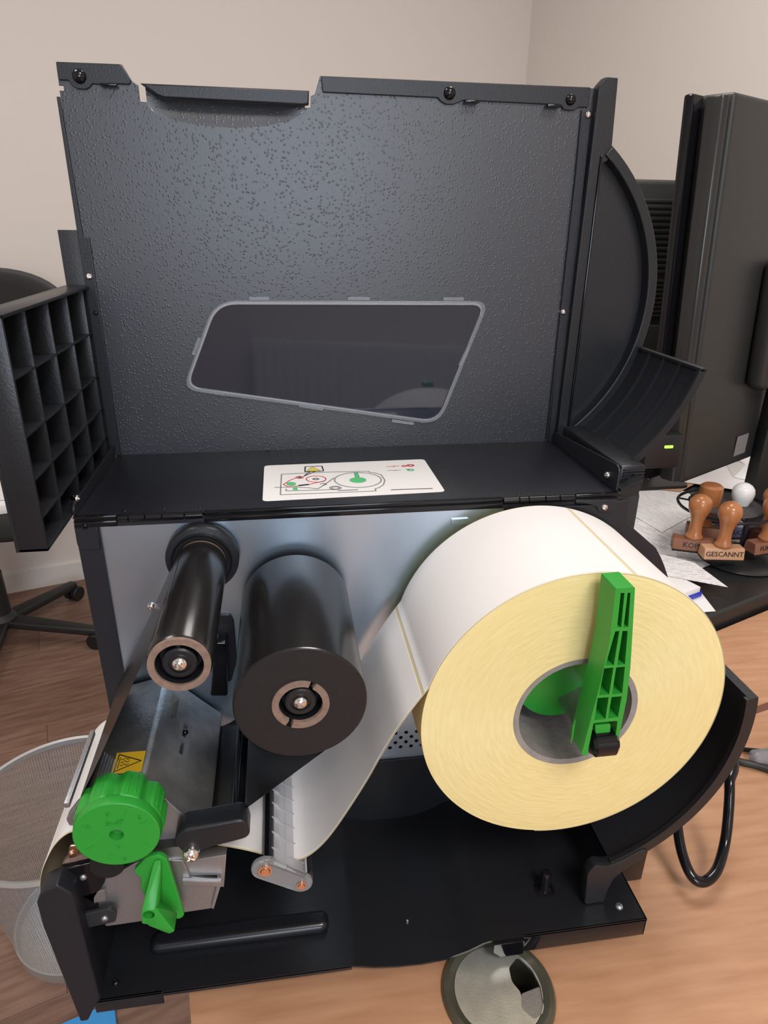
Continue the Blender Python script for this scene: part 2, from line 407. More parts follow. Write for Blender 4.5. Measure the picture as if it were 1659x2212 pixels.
b = B(); rquad(b, U0, U1+80, V1, V1+80, FLOOR, H1); struct(b.build('wall_back', 'wall', smooth=False), 'plain off-white painted wall behind the printer')
b = B(); rquad(b, U1, U1+80, V0, V1, FLOOR, H1); struct(b.build('wall_right', 'wall', smooth=False), 'plain off-white painted wall meeting the back wall in the corner')
b = B(); rquad(b, U0-80, U0, V0-80, V1+80, FLOOR, H1); struct(b.build('wall_left', 'wall', smooth=False), 'plain off-white painted wall')
# wall behind the photographer, with the window
b = B(); w0, w1, z0, z1 = -1120, -20, -100, 1000
rquad(b, U0, w0, V0-80, V0, FLOOR, H1); rquad(b, w1, U1+80, V0-80, V0, FLOOR, H1); rquad(b, w0, w1, V0-80, V0, FLOOR, z0); rquad(b, w0, w1, V0-80, V0, z1, H1)
struct(b.build('wall_front', 'wall', smooth=False), 'off-white wall behind the photographer with a window')
wf = B(); g = 50
rquad(wf, w0, w0+g, V0-60, V0-10, z0, z1); rquad(wf, w1-g, w1, V0-60, V0-10, z0, z1); rquad(wf, w0+g, w1-g, V0-60, V0-10, z0, z0+g); rquad(wf, w0+g, w1-g, V0-60, V0-10, z1-g, z1); rquad(wf, -595, -545, V0-60, V0-10, z0+g, z1-g)
win = struct(wf.build('window_1', 'white_plastic', smooth=False), 'white framed window with two panes')
for a, c in ((w0+g, -595), (-545, w1-g)):
    q = B(); rquad(q, a, c, V0-38, V0-34, z0+g, z1-g); q.build('pane', 'glass', win, smooth=False)
b = B(); rquad(b, U0, U1+80, V0-80, V1+80, H1, H1+40); struct(b.build('ceiling', 'ceiling', smooth=False), 'white ceiling')
b = B(); rquad(b, U0, U1, V1-14, V1, FLOOR, FLOOR+72); struct(b.build('baseboard_back', 'base_white', smooth=False), 'white baseboard below the back wall')
b = B(); rquad(b, U1-14, U1, V0, V1-14, FLOOR, FLOOR+72); struct(b.build('baseboard_right', 'base_white', smooth=False), 'white baseboard below the right wall')
rad = thing('radiator', 'white ribbed radiator under the window', 'radiator', R3(-250, V0+60, -950))
b = B(); rquad(b, -750, 250, V0+30, V0+60, -950, -300); b.build('panel', 'radiator', rad, smooth=False)
for k in range(20):
    b = B(); rquad(b, -740+k*50, -715+k*50, V0+60, V0+72, -940, -310); b.build('fin', 'radiator', rad, smooth=False)
for k in (-600, 100):
    b = B(); rquad(b, k, k+40, V0, V0+30, -700, -640); b.build('bracket', 'radiator', rad, smooth=False)
for u, v, e in LAMPS:
    t = thing('ceiling_lamp', 'square flush white ceiling lamp panel '+{200: 'above the photographer', -700: 'on the chair side of the room', 900: 'above the black desk'}[u], 'lamp', R3(u, v, 1533), 'ceiling lamp panels')
    b = B(); rquad(b, u-310, u+310, v-310, v+310, 1535, 1550); b.build('frame', 'white_plastic', t, smooth=False)
    b = B(); rquad(b, u-295, u+295, v-295, v+295, 1532, 1535); b.build('diffuser', 'lamp_panel', t, smooth=False)

# ================================================================== DESKS
DZ = -310
dk = thing('desk', 'beech wood desk top carrying the label printer', 'desk', (600, -300, FLOOR))
dl = [(58.8, -123), (200, -850), (1500, -850)]
dp = PX(1600, 1566, 'z', DZ); dq = PX(1659, 1545, 'z', DZ); dd = (dq-dp).normalized()
e0 = dp-dd*(dp.x-40)/dd.x; e1 = dp+dd*(1500-dp.x)/dd.x
lx = lambda y: 58.8-(y+123)*.19 if y < -60 else 46.8
poly = [(lx(-850), -850), (1500, -850), (e1.x, e1.y), (e0.x+20, max(e0.y, -55)), (46.8, -60)]
gc = PX(1075, 2130, 'z', DZ+4); gx, gy = gc.x, gc.y-2
b = B(); b.prism(poly, DZ-25, DZ, 'xy', holes=[circle(gx, gy, 33, 48)]); b.build('desk_top', 'desk', dk, smooth=False)
for x, y in ((215, -780), (1380, -780), (1380, 0), (200, -120)):
    b = B(); b.box(x-25, x+25, y-25, y+25, FLOOR, DZ-25, 2); b.build('leg', 'bracket', dk)
# second desk behind it, a touch higher, dark edge towards the viewer
d2 = thing('desk', 'beech wood desk beyond the dark edge strip, behind the printer cable', 'desk', (800, 150, FLOOR))
off = Vector((-dd.y, dd.x, 0))
BZ = -287
g0 = PX(1540, 1330, 'z', BZ); g1 = PX(1659, 1283, 'z', BZ); gd = (g1-g0).normalized(); gn = Vector((-gd.y, gd.x, 0))
f0 = dp-dd*(dp.x-56)/dd.x; f1 = e1
def on_g(x): return g0+gd*((x-g0.x)/gd.x)-gn*6
A = [f0+off*16, f1+off*16, on_g(1500), on_g(500), Vector((500, 300, 0)), Vector((46, 300, 0))]
b = B(); b.prism([(p.x, p.y) for p in A], DZ-25, DZ, 'xy'); b.build('desk_top', 'desk', d2, smooth=False)
A2 = [f0+off*1, f1+off*1, f1+off*16, f0+off*16]
b = B(); b.prism([(p.x, p.y) for p in A2], DZ-25, DZ-.1, 'xy'); b.build('edge_band', 'desk_edge', d2, smooth=False)
for p in (Vector((90, 10, 0)), Vector((1400, 330, 0)), Vector((1400, 470, 0)), Vector((90, 260, 0))):
    b = B(); b.box(p.x-15, p.x+15, p.y-15, p.y+15, FLOOR, DZ-25, 2); b.build('leg', 'bracket', d2)
# black desk with the stamps
bd = thing('desk', 'black desk top strewn with papers and stamps', 'desk', (900, 500, FLOOR))
q0 = g0-gd*170; q1 = g0+gd*900
b = B(); b.prism(rounded([(p.x, p.y) for p in (q0, q1, q1+gn*800, q0+gn*800)], 8), BZ-45, BZ, 'xy', bevel=5, res=3); b.build('desk_top', 'black_desk', bd)
for p in (q0+gn*760+gd*40, q1+gn*760-gd*40, q0+gn*100+gd*40, q1+gn*100-gd*40):
    b = B(); b.box(p.x-25, p.x+25, p.y-25, p.y+25, FLOOR, BZ-45, 2); b.build('leg', 'chair_plastic', bd)
# ================================================================== LABEL PRINTER
P = thing('label_printer', 'black label printer standing open on the wooden desk, lid with window raised', 'printer', (195, -60, DZ))
LX = 386.0; LY = 132.0
# --- centre plate of bare steel, with a field of vent holes
holes = []
for r in range(4):
    for c in range(9):
        x = 200+c*9.0+(r % 2)*4.5; z = -222+r*5.0
        if x < 286: holes.append(circle(x, z, 1.75, 8))
b = B(); b.prism([(15, -4), (386, -4), (386, -234), (15, -234)], 0, 2, holes=holes); cp = b.build('centre_plate', 'steel', P, smooth=False); cp['label'] = 'bare galvanised steel plate'
b = B(); b.box(190, 300, 6, 8, -234, -190); b.build('vent_backing', 'plastic_dark', cp, smooth=False)
screw(PX(327, 1310, 'y', 0), (0, -1, 0), 3, cp); screw(PX(345, 1300, 'y', -1), (0, -1, 0), 1.6, cp)
b = B(); pts = [PXZ(u, v, 0) for u, v in ((975, 1120), (1010, 1118), (1020, 1126), (1022, 1160), (1012, 1160), (1008, 1132), (975, 1132))]
b.prism(pts, -1.2, 0, bevel=.3); b.build('stop_bracket', 'steel', cp)
# --- black sheet frame around it
b = B(); fr = [(0.5, -1), (28, -1), (28, -6), (16, -6), (15.5, -290), (3, -290)]
b.prism(fr, -2, 0); b.box(28, 390, -2, 0, -6, -1); b.prism([(0.5, -4), (15, -4), (15, -22), (3, -22), (0.5, -18)], -3.2, -2, bevel=.4)
cf = b.build('chassis_frame', 'coat_smooth', P)
screw(PX(183, 1137, 'y', -3.2), (0, -1, 0), 2.2, cf, m='gloss_black')
b = B(); b.box(0, 412, 10, 138, -300, -4, 3); b.build('electronics_housing', 'plastic_dark', P)
b = B(); b.box(393, 413, 12, 130, -3, 18, 2)
for k in range(6): b.box(395, 412, 10.5, 12.5, 1+k*2.6, 2.4+k*2.6)
b.build('rear_vent_block', 'plastic_black', P)
# rear side panel with the round shoulder behind the roll
AC = (312., -126.); AR = 138.
arc = [(AC[0]+AR*math.cos(math.radians(a)), AC[1]+AR*math.sin(math.radians(a))) for a in range(36, -61, -4)]
b = B(); b.prism([(300, -6), (372, -6), (394, -3), (396, -22)]+arc+[(300, -240)], -4, -2.2, bevel=.5); rp = b.build('rear_side_panel', 'coat_smooth', P)
b = B(); b.prism(rounded([PXZ(u, v, -5) for u, v in ((1240, 1082), (1335, 1078), (1330, 1102), (1315, 1106), (1292, 1105), (1288, 1092))], 2), -6, -4, bevel=.4); b.build('hinge_bracket', 'coat_smooth', rp)
screw(PX(1306, 1096, 'y', -6), (0, -1, 0), 2.6, rp, m='chrome')
# --- hinge along the top of the centre plate
for a, c in ((28.8, 35.6), (36, 46.2), (46.8, 57.4), (58, 72.2), (72.8, 84.6), (297.5, 309.2), (309.7, 316.4), (316.9, 329.2), (329.7, 340.2), (340.7, 352.2)):
    b = B(); b.cyl((-1.5, -0.5), 2.6, a, c, 'x', 16, ch=.3); b.build('hinge_knuckle', 'gloss_black', P)
for a, c in ((1, 28.3), (85.2, 297), (352.8, 386)):
    b = B(); b.box(a, c, -3.6, 1, -5.5, -1.2, .8); b.box(a, c, -2.6, 1, -0.6, 2.2, .6); b.build('hinge_strip', 'gloss_black', P)
# --- base tray: floor with a trough under the roll
prof = [(-2, -292), (172, -292), (178, -293.5), (188, -296.5), (204, -299), (222, -300), (240, -298.5), (256, -293), (266, -287.5), (272, -286), (391, -286)]
b = B(); b.strip(prof, -131, 3, 0, 1.6); bt = b.build('base_tray', 'tray_black', P, angle=50)
b = B(); b.box(15, 300, -2.4, -0.6, -300, -234); b.box(300, 391, -2.6, -.8, -286, -234); b.build('back_skirt', 'tray_black', bt)
b = B(); b.box(0, 44, -131, -129.5, -304, -292, .4); b.box(44, 172, -131, -129.4, -296.5, -292.2, .4); b.build('front_lip', 'coat_smooth', bt)
b = B(); b.box(296, 391, -131, -129.5, -303, -286, .5); b.prism([(273, -287), (296, -287), (296, -301), (279, -301), (273, -295)], -134, -131.2, bevel=.4); b.build('rear_lip', 'gloss_black', bt)
b = B(); b.box(389.5, 391, -131, 0, -303, -286, .4); b.build('side_lip', 'coat_smooth', bt)
b = B(); b.prism(rounded([(32, -91), (32, -106), (158, -106), (158, -91)], 7, 6), -293, -283, 'xy', bevel=4.8, res=4); b.build('raised_rail', 'rail_black', bt)
p = PX(1178, 1928, 'z', -286); b = B(); b.lathe([(8, -286), (5, -285), (4, -282), (4, -270), (3, -267.5), (.01, -267)], (p.x, p.y+3), 'z', 20); b.build('stud', 'gloss_black', bt)
screw(PX(1337, 1958, 'z', -286), (0, 0, 1), 3, bt, m='bracket'); screw(PX(250, 2122, 'z', -291), (0, 0, 1), 2.2, bt, m='gloss_black'); screw(PX(1316, 1880, 'z', -286), (0, 0, 1), 2, bt, m='gloss_black')
for u, v in ((880, 1988), (1071, 1984), (1304, 1975)): screw(PX(u, v, 'z', -290), (0, 0, 1), .9, bt, name='rivet', m='bracket', stem=3)
b = B(); b.box(75, 385, -110, 120, -307, -302); b.build('under_frame', 'coat_smooth', P, smooth=False)
for x, y in ((95, -95), (365, -95), (95, 100), (365, 100)):
    b = B(); b.cyl((x, y), 11, -310, -303, 'z', 20, 1); b.build('foot', 'rubber', P)
b = B(); b.box(384, 415, -84, 60, -308, -238, 1); b.build('rear_block', 'gloss_black', P)
# --- front panel of the lower housing
b = B(); b.prism(rounded([(-18, -194), (-14, -186), (-4, -181), (3, -190), (5, -290), (0, -297), (-6, -310), (-11, -310), (-18, -215)], 1.2, 3), -131.5, -117, bevel=1.2, res=2); b.prism([(-17.5, -222), (2, -222), (4, -290), (0, -297), (-6, -309), (-11, -309)], -118, 5); b.build('front_panel', 'coat_smooth', P)
# --- lower roll shield: curved plastic shell, foot on the tray
b = B()
path = [(AC[0]+134*math.cos(math.radians(a)), AC[1]+134*math.sin(math.radians(a))) for a in range(-66, 12, 3)]
b.strip(path, -113, -4, -2.5, 4)
b.strip(path, -113.5, -110, -5, -2)          # stiff near rim
inner = [(AC[0]+150*math.cos(math.radians(a)), AC[1]+150*math.sin(math.radians(a))) for a in range(-66, 12, 3)]
pr = PXZ
foot = [(362, -247), (352, -243.5), (347, -252), (349, -285), (365, -285), (366, -272), (369, -261), (376, -252.5), (386, -245), (393, -237.5), (388, -233), (375, -241)]
b.prism(rounded(foot, 3), -114.6, -106, bevel=.8)
sh = b.build('roll_shield', 'plastic_black', P)

# --- open lid: flat top panel lying back, side panel standing up
b = B(); b.box(0, LX, -1, LY+1, 0.2, 1.6, .3); lt = b.build('lid_top', 'coat_smooth', P)
for x in (32, 58, 82, 312, 334): 
    screw((x, 6, 1.6), (0, 0, 1), 1.3, lt, name='rivet', m='gloss_black')
def c_arc(x0, z0, x1, z1, bulge, n=8):
    out = []
    for k in range(n+1):
        t = k/n; out.append((x0+(x1-x0)*t, z0+(z1-z0)*t-bulge*math.sin(PI*t)**.6))
    return out
wpx = [(478, 648), (1052, 650), (1058, 668), (952, 885), (905, 912), (430, 848), (404, 822), (440, 668)]
wp = [PXZ(u, v, LY-1) for u, v in ((463, 648), (1056, 650), (948, 917), (394, 841))]
def window_poly(inset):
    c = Vector((sum(p[0] for p in wp)/4, sum(p[1] for p in wp)/4)); n = len(wp); out = []
    for i in range(n):
        p = Vector(wp[i]); a = (Vector(wp[i-1])-p).normalized(); d = (Vector(wp[(i+1) % n])-p).normalized()
        bis = (a+d).normalized(); sn = abs(a.x*d.y-a.y*d.x); cosH = a.dot(d); half = math.acos(max(-1, min(1, cosH)))/2
        out.append(tuple(p+bis*(inset/math.sin(half))))
    return rounded(out, [18-inset, 12-inset*.6, 17-inset, 13-inset*.6], 6)
scoop = [(57, 261), (60, 256), (72, 251), (90, 248), (115, 247), (140, 249), (158, 253.5), (166, 258), (168, 261)]
top = [(-.5, 267), (0, 266), (2.5, 266), (2.5, 269), (-.4, 269), (0.4, 282.8), (43, 283), (49, 273), (52.4, 271), (52.4, 261.2), (57, 261)]
outl = [(-.5, 0), (392, 0), (392, 281), (179.4, 281.3), (175.4, 269.8), (172.5, 268.5), (172, 261.2), (168, 261)]+scoop[::-1][1:-1]+[(57, 261), (52.4, 261.2), (52.4, 271), (49, 273), (43, 283), (0.4, 282.8), (-.4, 269), (2.5, 269), (2.5, 266), (-.5, 266)]
b = B(); b.prism(outl, LY-1, LY+.6, holes=[window_poly(1.5)], bevel=.25); ls = b.build('lid_side', 'coat', P, angle=30)
# finger scoop behind the grip
b = B(); n = 24; m_ = 6; grid = []
def zs(x):
    for (x0, z0), (x1, z1) in zip(scoop, scoop[1:]):
        if x0 <= x <= x1: return z0+(z1-z0)*(x-x0)/(x1-x0)
    return 261
for i in range(n+1):
    x = 57+111*i/n; zb = zs(x)-.4; row = []
    for j in range(m_+1):
        t = j/m_; row.append(b.bm.verts.new((x, LY-.9+6*(t**1.4)*min(1, 6*min(i, n-i)/n), zb+(270-zb)*t)))
    grid.append(row)
for i in range(n):
    for j in range(m_): b.bm.faces.new((grid[i][j], grid[i+1][j], grid[i+1][j+1], grid[i][j+1]))
b.build('finger_scoop', 'coat', ls)
b = B(); b.prism([(55, 271.2), (171, 270.8), (170.5, 262.4), (166, 261.6), (70, 262.8), (66, 264)], LY-9, LY-1, bevel=1.2, res=2); b.build('grip_lip', 'coat_smooth', ls)
# folded top flanges with bumpers and hooks
b = B(); b.prism(rounded([(0.4, 282.6), (42.5, 282.8), (48.5, 273.4), (47, 271), (34, 271), (33, 270), (22, 270.5), (20.5, 268.5), (17.5, 267), (12, 267), (8.5, 269), (7, 272), (.2, 272)], .8, 2), LY-3.2, LY-1, bevel=.5); b.build('top_flange', 'coat_smooth', ls)
b = B(); b.prism(rounded([(180, 281), (384, 281.2), (384, 268), (376, 268), (374, 266), (369, 265.5), (364, 266), (362, 269), (286, 269.5), (282, 268), (278, 266.5), (272, 266.5), (268, 268.5), (266, 270.5), (181, 271)], .8, 2), LY-3.2, LY-1, bevel=.5); b.build('top_flange', 'coat_smooth', ls)
for x, z, r in ((14.5, 274.6, 4.6), (274.7, 273.6, 4.5), (369, 272.6, 4)):
    b = B(); b.dome((x, LY-3.2, z), (0, -1, 0), r, r*.8, 24); b.build('rubber_bumper', 'gloss_black', ls)
for x, z in ((33.8, 269.8), (291, 268.3), (354.7, 267.6)):
    b = B(); b.box(x-5.5, x+5.5, LY-9, LY-2, z-1, z+.6, .4); b.build('catch_hook', 'gloss_black', ls)
# side strips with screws
b = B(); b.prism([(-2.5, 262), (-.5, 262), (1, 172), (5.4, 172), (5, 2), (-3, 2)], LY-3.6, LY-1, bevel=.4); st = b.build('left_strip', 'coat_smooth', ls)
for u, v in ((193, 597), (246, 987)): screw(PX(u, v, 'y', LY-4), (0, -1, 0), 2.4, P, m='chrome', stem=3)
for u, v in ((207, 676),): screw(PX(u, v, 'y', LY-4), (0, -1, 0), 1.8, P, m='gloss_black')
b = B(); b.prism([(379, 266), (386.5, 266), (391, 1.6), (381.5, 1.6)], LY-3.6, LY-1, bevel=.4); b.build('right_strip', 'coat_smooth', ls)
for u, v in ((1271, 248), (1217, 674), (1200, 953)): screw(PX(u, v, 'y', LY-4), (0, -1, 0), 2.6, P, m='chrome', stem=3)
b = B(); b.box(379.6, 380.6, LY-4.0, LY-1, 4, 262); b.build('steel_edge', 'coat_smooth', ls, smooth=False)
# flange of the lid corner left of the side panel, and sloped gussets on the top panel
b = B(); b.box(-17.5, -.6, LY+1, LY+3, 3, 177, .4); b.build('corner_flange', 'plastic_dark', P)
b = B(); b.prism(rounded([(LY-6, 3), (LY-6, 12), (6, 10), (0, 8), (0, 1.8), (LY-6, 1.8)], 2.5), 0, 1.6, 'yz', bevel=.3); gl = b.build('left_gusset', 'coat_smooth', P)
screw(PX(166, 1077, 'x', 1.8), (1, -.2, 0), 2.6, P, m='chrome', stem=3)
b = B(); b.prism(rounded([(LY-6, 3), (LY-6, 12), (4, 22), (0, 19), (0, 1.8), (LY-6, 1.8)], 2.5), 385, 386.6, 'yz', bevel=.3); b.build('right_gusset', 'coat_smooth', P)
screw(PX(1312, 1026, 'x', 384.6), (-1, -.25, 0), 2.8, P, m='chrome', stem=3)
# --- window in the lid side
b = B(); b.prism(window_poly(0), LY-3.4, LY-.9, holes=[window_poly(3.3)], bevel=.7, res=2); wfm = b.build('window_frame', 'clear_frame', P)
b = B(); b.prism(window_poly(3.1), LY-1.6, LY-.3); wp_ = b.build('window_pane', 'pane', P, smooth=False); wp_['label'] = 'dark tinted see-through pane'
for u, v, du, dv in ((560, 645, 22, 0), (775, 645, 24, 0), (980, 646, 22, 0), (1003, 770, -10, 20), (870, 912, 24, 3), (672, 880, 26, 4), (458, 848, 26, 4), (424, 748, 7, -18)):
    a = Vector(PXZ(u-du, v-dv, LY-3)); c = Vector(PXZ(u+du, v+dv, LY-3)); d = (c-a).normalized(); nn = Vector((-d.y, d.x))*1.3
    b = B(); b.prism([tuple(a-nn), tuple(c-nn), tuple(c+nn), tuple(a+nn)], LY-3.2, LY-1.2, bevel=.3); b.build('clip', 'clear_frame', wfm)
# --- front end of the lid: ribbed box
b = B(); y0, y1, zz0, zz1 = -53, LY, 2, 138
b.box(-18, -16, y0, y1, zz0, zz1); b.box(-16, 0, y0, y0+2.2, zz0, zz1, .3); b.box(-16, 0, y0, y1, zz0, zz0+2, .3); b.box(-16, 0, y0, y1, zz1-2, zz1, .3); b.box(-16, -1, y1-2, y1, zz0, zz1)
lf = b.build('lid_front', 'plastic_black', P)
for y in (-10, 33, 76, 119):
    b = B(); b.box(-16, -2.5, y-.8, y+.8, zz0+2, zz1-2, .2); b.build('rib', 'plastic_black', lf)
for z in (20, 44, 70, 103):
    b = B(); b.box(-16, -2.5, y0+2, y1-2, z-.8, z+.8, .2); b.build('rib', 'plastic_black', lf)
# --- rear end of the lid: post, round side wall, ribbed back
RC = (312., 126.); RR = 148.
ra = lambda a, r=RR: (RC[0]+r*math.cos(math.radians(a)), RC[1]+r*math.sin(math.radians(a)))
A0, A1 = -51, 51.5
arcO = [ra(A0+(A1-A0)*k/28) for k in range(29)]; arcI = [ra(A0+(A1-A0)*k/28, RR-8) for k in range(29)]
b = B(); b.prism([(388, 8)]+arcO+[(396, 244), (388, 244)], LY-.5, LY+1.2, bevel=.3); lr = b.build('lid_rear', 'plastic_black', P)
b = B(); b.prism(arcO+arcI[::-1], LY-11, LY-.6, bevel=1.0, res=2); b.build('round_rim', 'plastic_black', lr)
b = B(); b.prism(rounded([(388, 282), (393, 287.5), (402.5, 287), (404.5, 240), (403, 232), (396, 228), (397, 10), (387, 4)], 1), LY-9, LY+1.2, bevel=.8, res=2); b.build('post', 'plastic_black', lr)
b = B(); b.box(395.5, 397.5, LY-11, LY-1, 10, 235, .6); b.build('post_edge', 'gloss_black', lr)
b = B(); back = [ra(a) for a in [A0+(-15.5-A0)*k/16 for k in range(17)]]
YN = 26
b.strip(back, YN, LY-2, -.8, 1.6); b.strip(back, YN-1, YN+2, -4, 1.6)
e = back[-1]; b.box(e[0]-3.5, e[0]+1.5, YN-1, LY-2, e[1]-1, e[1]+1.6, .4)
lb = b.build('round_back', 'plastic_black', lr, angle=50)
for k, y in enumerate((122, 100, 77, 53)):
    b = B(); b.strip(back[1:], y-.9, y+.9, -3.6, -.6); b.build('rib', 'plastic_black', lr, angle=50)
b = B(); b.strip([(389, 3), (396, 6), (404, 10), back[0]], 0, LY-6, -1, 1.2); b.prism(rounded([(387, 1), (404, 9), (404, -2), (387, -2)], 1), 0, YN, bevel=.3); b.build('round_back_foot', 'plastic_black', lr)

# --- instruction sticker on the lid top
sq = [PX(u, v, 'z', 1.7) for u, v in ((571, 1006), (916, 992), (962, 1062), (567, 1083))]
b = B(); b.prism(rounded([(p.x, p.y) for p in sq], 4), 1.6, 1.8, 'xy'); sk = b.build('instruction_sticker', 'sticker', P, smooth=False)
def S(u, v):    # pixel on the sticker, measured in the 420 x 120 crop scaled 3.95
    return PX(560+u/3.95, 980+v/3.95, 'z', 1.95)
def line(pts, m, name='printed_line', r=.45):
    q = [S(*p) for p in pts]; b = B()
    for a, c in zip(q, q[1:]):
        d = (c-a); 
        if d.length < .05: continue
        d.normalize(); n_ = Vector((-d.y, d.x, 0))*r
        b.quadslab([a-n_, c-n_, c+n_, a+n_], (0, 0, .05))
    return b.build(name, m, sk, smooth=False)
def blob(pts, m, name='printed_shape'):
    b = B(); b.quadslab([S(*p) for p in pts], (0, 0, .08)); return b.build(name, m, sk, smooth=False)
def ell(cx, cy, rx, ry, n=24): return [(cx+rx*math.cos(2*PI*k/n), cy+ry*math.sin(2*PI*k/n)) for k in range(n)]
def ring(cx, cy, rx, ry, m, r=.45): e_ = ell(cx, cy, rx, ry); return line(e_+[e_[0]], m, r=r)
line([(190, 175), (560, 158), (935, 150), (940, 158), (985, 163), (1040, 180), (1072, 225), (1060, 265), (1020, 290), (990, 298), (995, 318), (180, 350), (190, 175)], 'print_grey')
ring(842, 224, 200, 64, 'print_grey'); blob(ell(842, 225, 72, 23), 'print_green'); blob([(812, 160), (835, 158), (860, 222), (830, 226)], 'print_green')
line([(812, 160), (835, 158), (860, 222), (830, 226), (812, 160)], 'ink', r=.35)
ring(485, 216, 84, 27, 'print_red'); ring(345, 202, 30, 9, 'print_red')
line([(455, 216), (483, 208), (510, 216), (483, 224), (455, 216)], 'ink'); line([(332, 202), (345, 196), (360, 202), (345, 208), (332, 202)], 'ink')
line([(318, 205), (265, 225), (205, 262), (240, 280), (330, 275), (425, 262), (560, 232)], 'print_red')
blob(ell(272, 257, 42, 15), 'print_green'); blob([(290, 288), (320, 280), (330, 310), (285, 308)], 'print_green'); line([(335, 272), (425, 262)], 'ink', r=1.1)
line([(640, 205), (570, 255), (500, 300), (420, 290), (330, 285), (130, 287)], 'print_grey'); ring(650, 292, 48, 15, 'print_grey'); ring(650, 292, 32, 9, 'print_grey')
line([(520, 260), (545, 250), (575, 262), (540, 270)], 'print_grey'); line([(230, 300), (230, 318), (560, 308), (640, 306)], 'print_grey'); line([(670, 314), (845, 307)], 'print_grey', r=.7)
line([(392, 110), (535, 105), (548, 148), (390, 155), (392, 110)], 'ink', r=.5); blob([(405, 150), (455, 114), (520, 146)], 'print_yellow'); line([(405, 150), (455, 114), (520, 146), (405, 150)], 'ink', r=.5)
line([(430, 155), (380, 192), (475, 153)], 'ink', r=.4)
line([(1083, 110), (1195, 105)], 'print_red', r=.3); line([(1095, 144), (1210, 141)], 'print_grey', r=.3); ring(1290, 100, 26, 7, 'print_red', r=.9); ring(1235, 105, 17, 5, 'print_red', r=.6); ring(1292, 139, 24, 7, 'print_green', r=.7); line([(1248, 133), (1290, 132)], 'print_green', r=.6)
blob([(1135, 110), (1155, 103), (1158, 111)], 'print_red'); blob([(1150, 143), (1168, 138), (1170, 146)], 'print_grey')
line([(1122, 308), (1480, 296)], 'ink', r=.5)

# --- ribbon spindles
TX, TZ, TY = 82.3, -30.5, -132.7
SX, SZ, SY = 144.6, -68.0, -125.4
for nm, cx, cz, cy, fl_ in (('take_up', TX, TZ, TY, True), ('supply', SX, SZ, SY, False)):
    b = B(); b.cyl((cx, cz), 12.3, cy+11, -1, 'y', 32, ch=.8); b.lathe([(12.35, cy+1.5), (12.6, cy+1.5), (12.6, cy+14), (12.35, cy+14)], (cx, cz), 'y', 32, close=True); b.cyl((cx, cz), 8.4, cy+6, cy+11, 'y', 28, ch=.4); sp_ = b.build('ribbon_spindle', 'plastic_black', P)
    b = B(); b.lathe([(8.2, cy+6.5), (9.2, cy+5.4), (9.2, cy+2.2), (8.2, cy+1.4), (5.9, cy+1.4), (5.5, cy+2.4), (.01, cy+2.4)], (cx, cz), 'y', 32); b.build('hub_ring', 'plastic_black', sp_)
    screw((cx, cy+2.0, cz), (0, -1, 0), 4.5, sp_, stem=1.5)
    b = B(); b.box(cx-1.2, cx+1.2, cy+3, cy+20, cz+8, cz+12.6, .4); b.build('key', 'plastic_black', sp_)
    if fl_:
        b = B(); b.lathe([(16, -13), (19, -13.5), (20.5, -15), (20.5, -11), (24.2, -10.5), (24.8, -9.6), (24.8, -3), (24, -2), (.01, -2)], (cx, cz), 'y', 56); b.build('spindle_flange', 'plastic_black', sp_)
    else:
        b = B(); b.lathe([(12, -4), (19, -4), (19, -2), (.01, -2)], (cx, cz), 'y', 40); b.build('spindle_flange', 'plastic_black', sp_)

# --- print head under its cast cover
hp = [(11, -150), (12, -139), (15, -135.5), (45.5, -128.8), (48.5, -130.5), (84, -168), (84, -171), (60, -171), (30, -168)]
b = B(); b.prism(rounded(hp, .8, 2), -112, -4, bevel=.5); ph = b.build('print_head_cover', 'cast', P)
top_dir = Vector((45.5-15, -128.8+135.5)).normalized()
for k in range(6):
    x = 17.2+k*2.1; z = -135.5+(x-15)*top_dir.y/top_dir.x
    b = B(); b.box(x-.45, x+.45, -111.5, -74-k*2.4, z-.2, z+.9, .2); b.build('cooling_rib', 'cast', ph)
b = B()
def RF(s, y, lift=.15):     # point on the right slope
    d = Vector((84-48.5, -168+130.5)); n_ = Vector((-d.y, d.x)).normalized(); q = Vector((48.5, -130.5))+d*s+n_*lift
    return Vector((q.x, y, q.y))
nrm = Vector((37.5, 0, 35.5)).normalized()
b.quadslab([RF(.34, -38), RF(.34, -75), RF(.52, -72), RF(.52, -38)], nrm*.4); slp = b.build('slot_plate', 'bracket', ph)
def sunk(pts, depth=7):
    k = B(); k.quadslab([p-nrm*depth for p in pts], nrm*(depth+3)); return k
for y0_, y1_ in ((-40, -53), (-57, -70)):
    q_ = [RF(.38, y0_, .2), RF(.38, y1_, .2), RF(.44, y1_, .2), RF(.44, y0_, .2)]
    cut(slp, sunk(q_)); cut(ph, sunk(q_))
cut(ph, sunk([RF(.12, -18), RF(.12, -46), RF(.24, -40), RF(.24, -18)]))
screw(RF(.42, -48, .8), nrm, 2.2, ph, m='gloss_black')
# near end plate of the head
b = B(); b.prism(rounded([PXZ(u, v, -114) for u, v in ((335, 1705), (412, 1772), (455, 1785), (430, 1838), (395, 1865), (350, 1860), (290, 1850), (230, 1800), (200, 1740))], 2), -114.6, -112, bevel=.5); b.build('head_end_plate', 'bracket', P)
b = B(); b.prism(rounded([PXZ(u, v, -114) for u, v in ((165, 1740), (200, 1728), (205, 1775), (150, 1785), (142, 1770))], 1.5), -114, -108, bevel=.6); b.build('head_corner', 'cast', P)
b = B(); b.box(1.5, 4.6, -112, -48, -141, -137, .5); b.build('tear_bar', 'bracket', P)
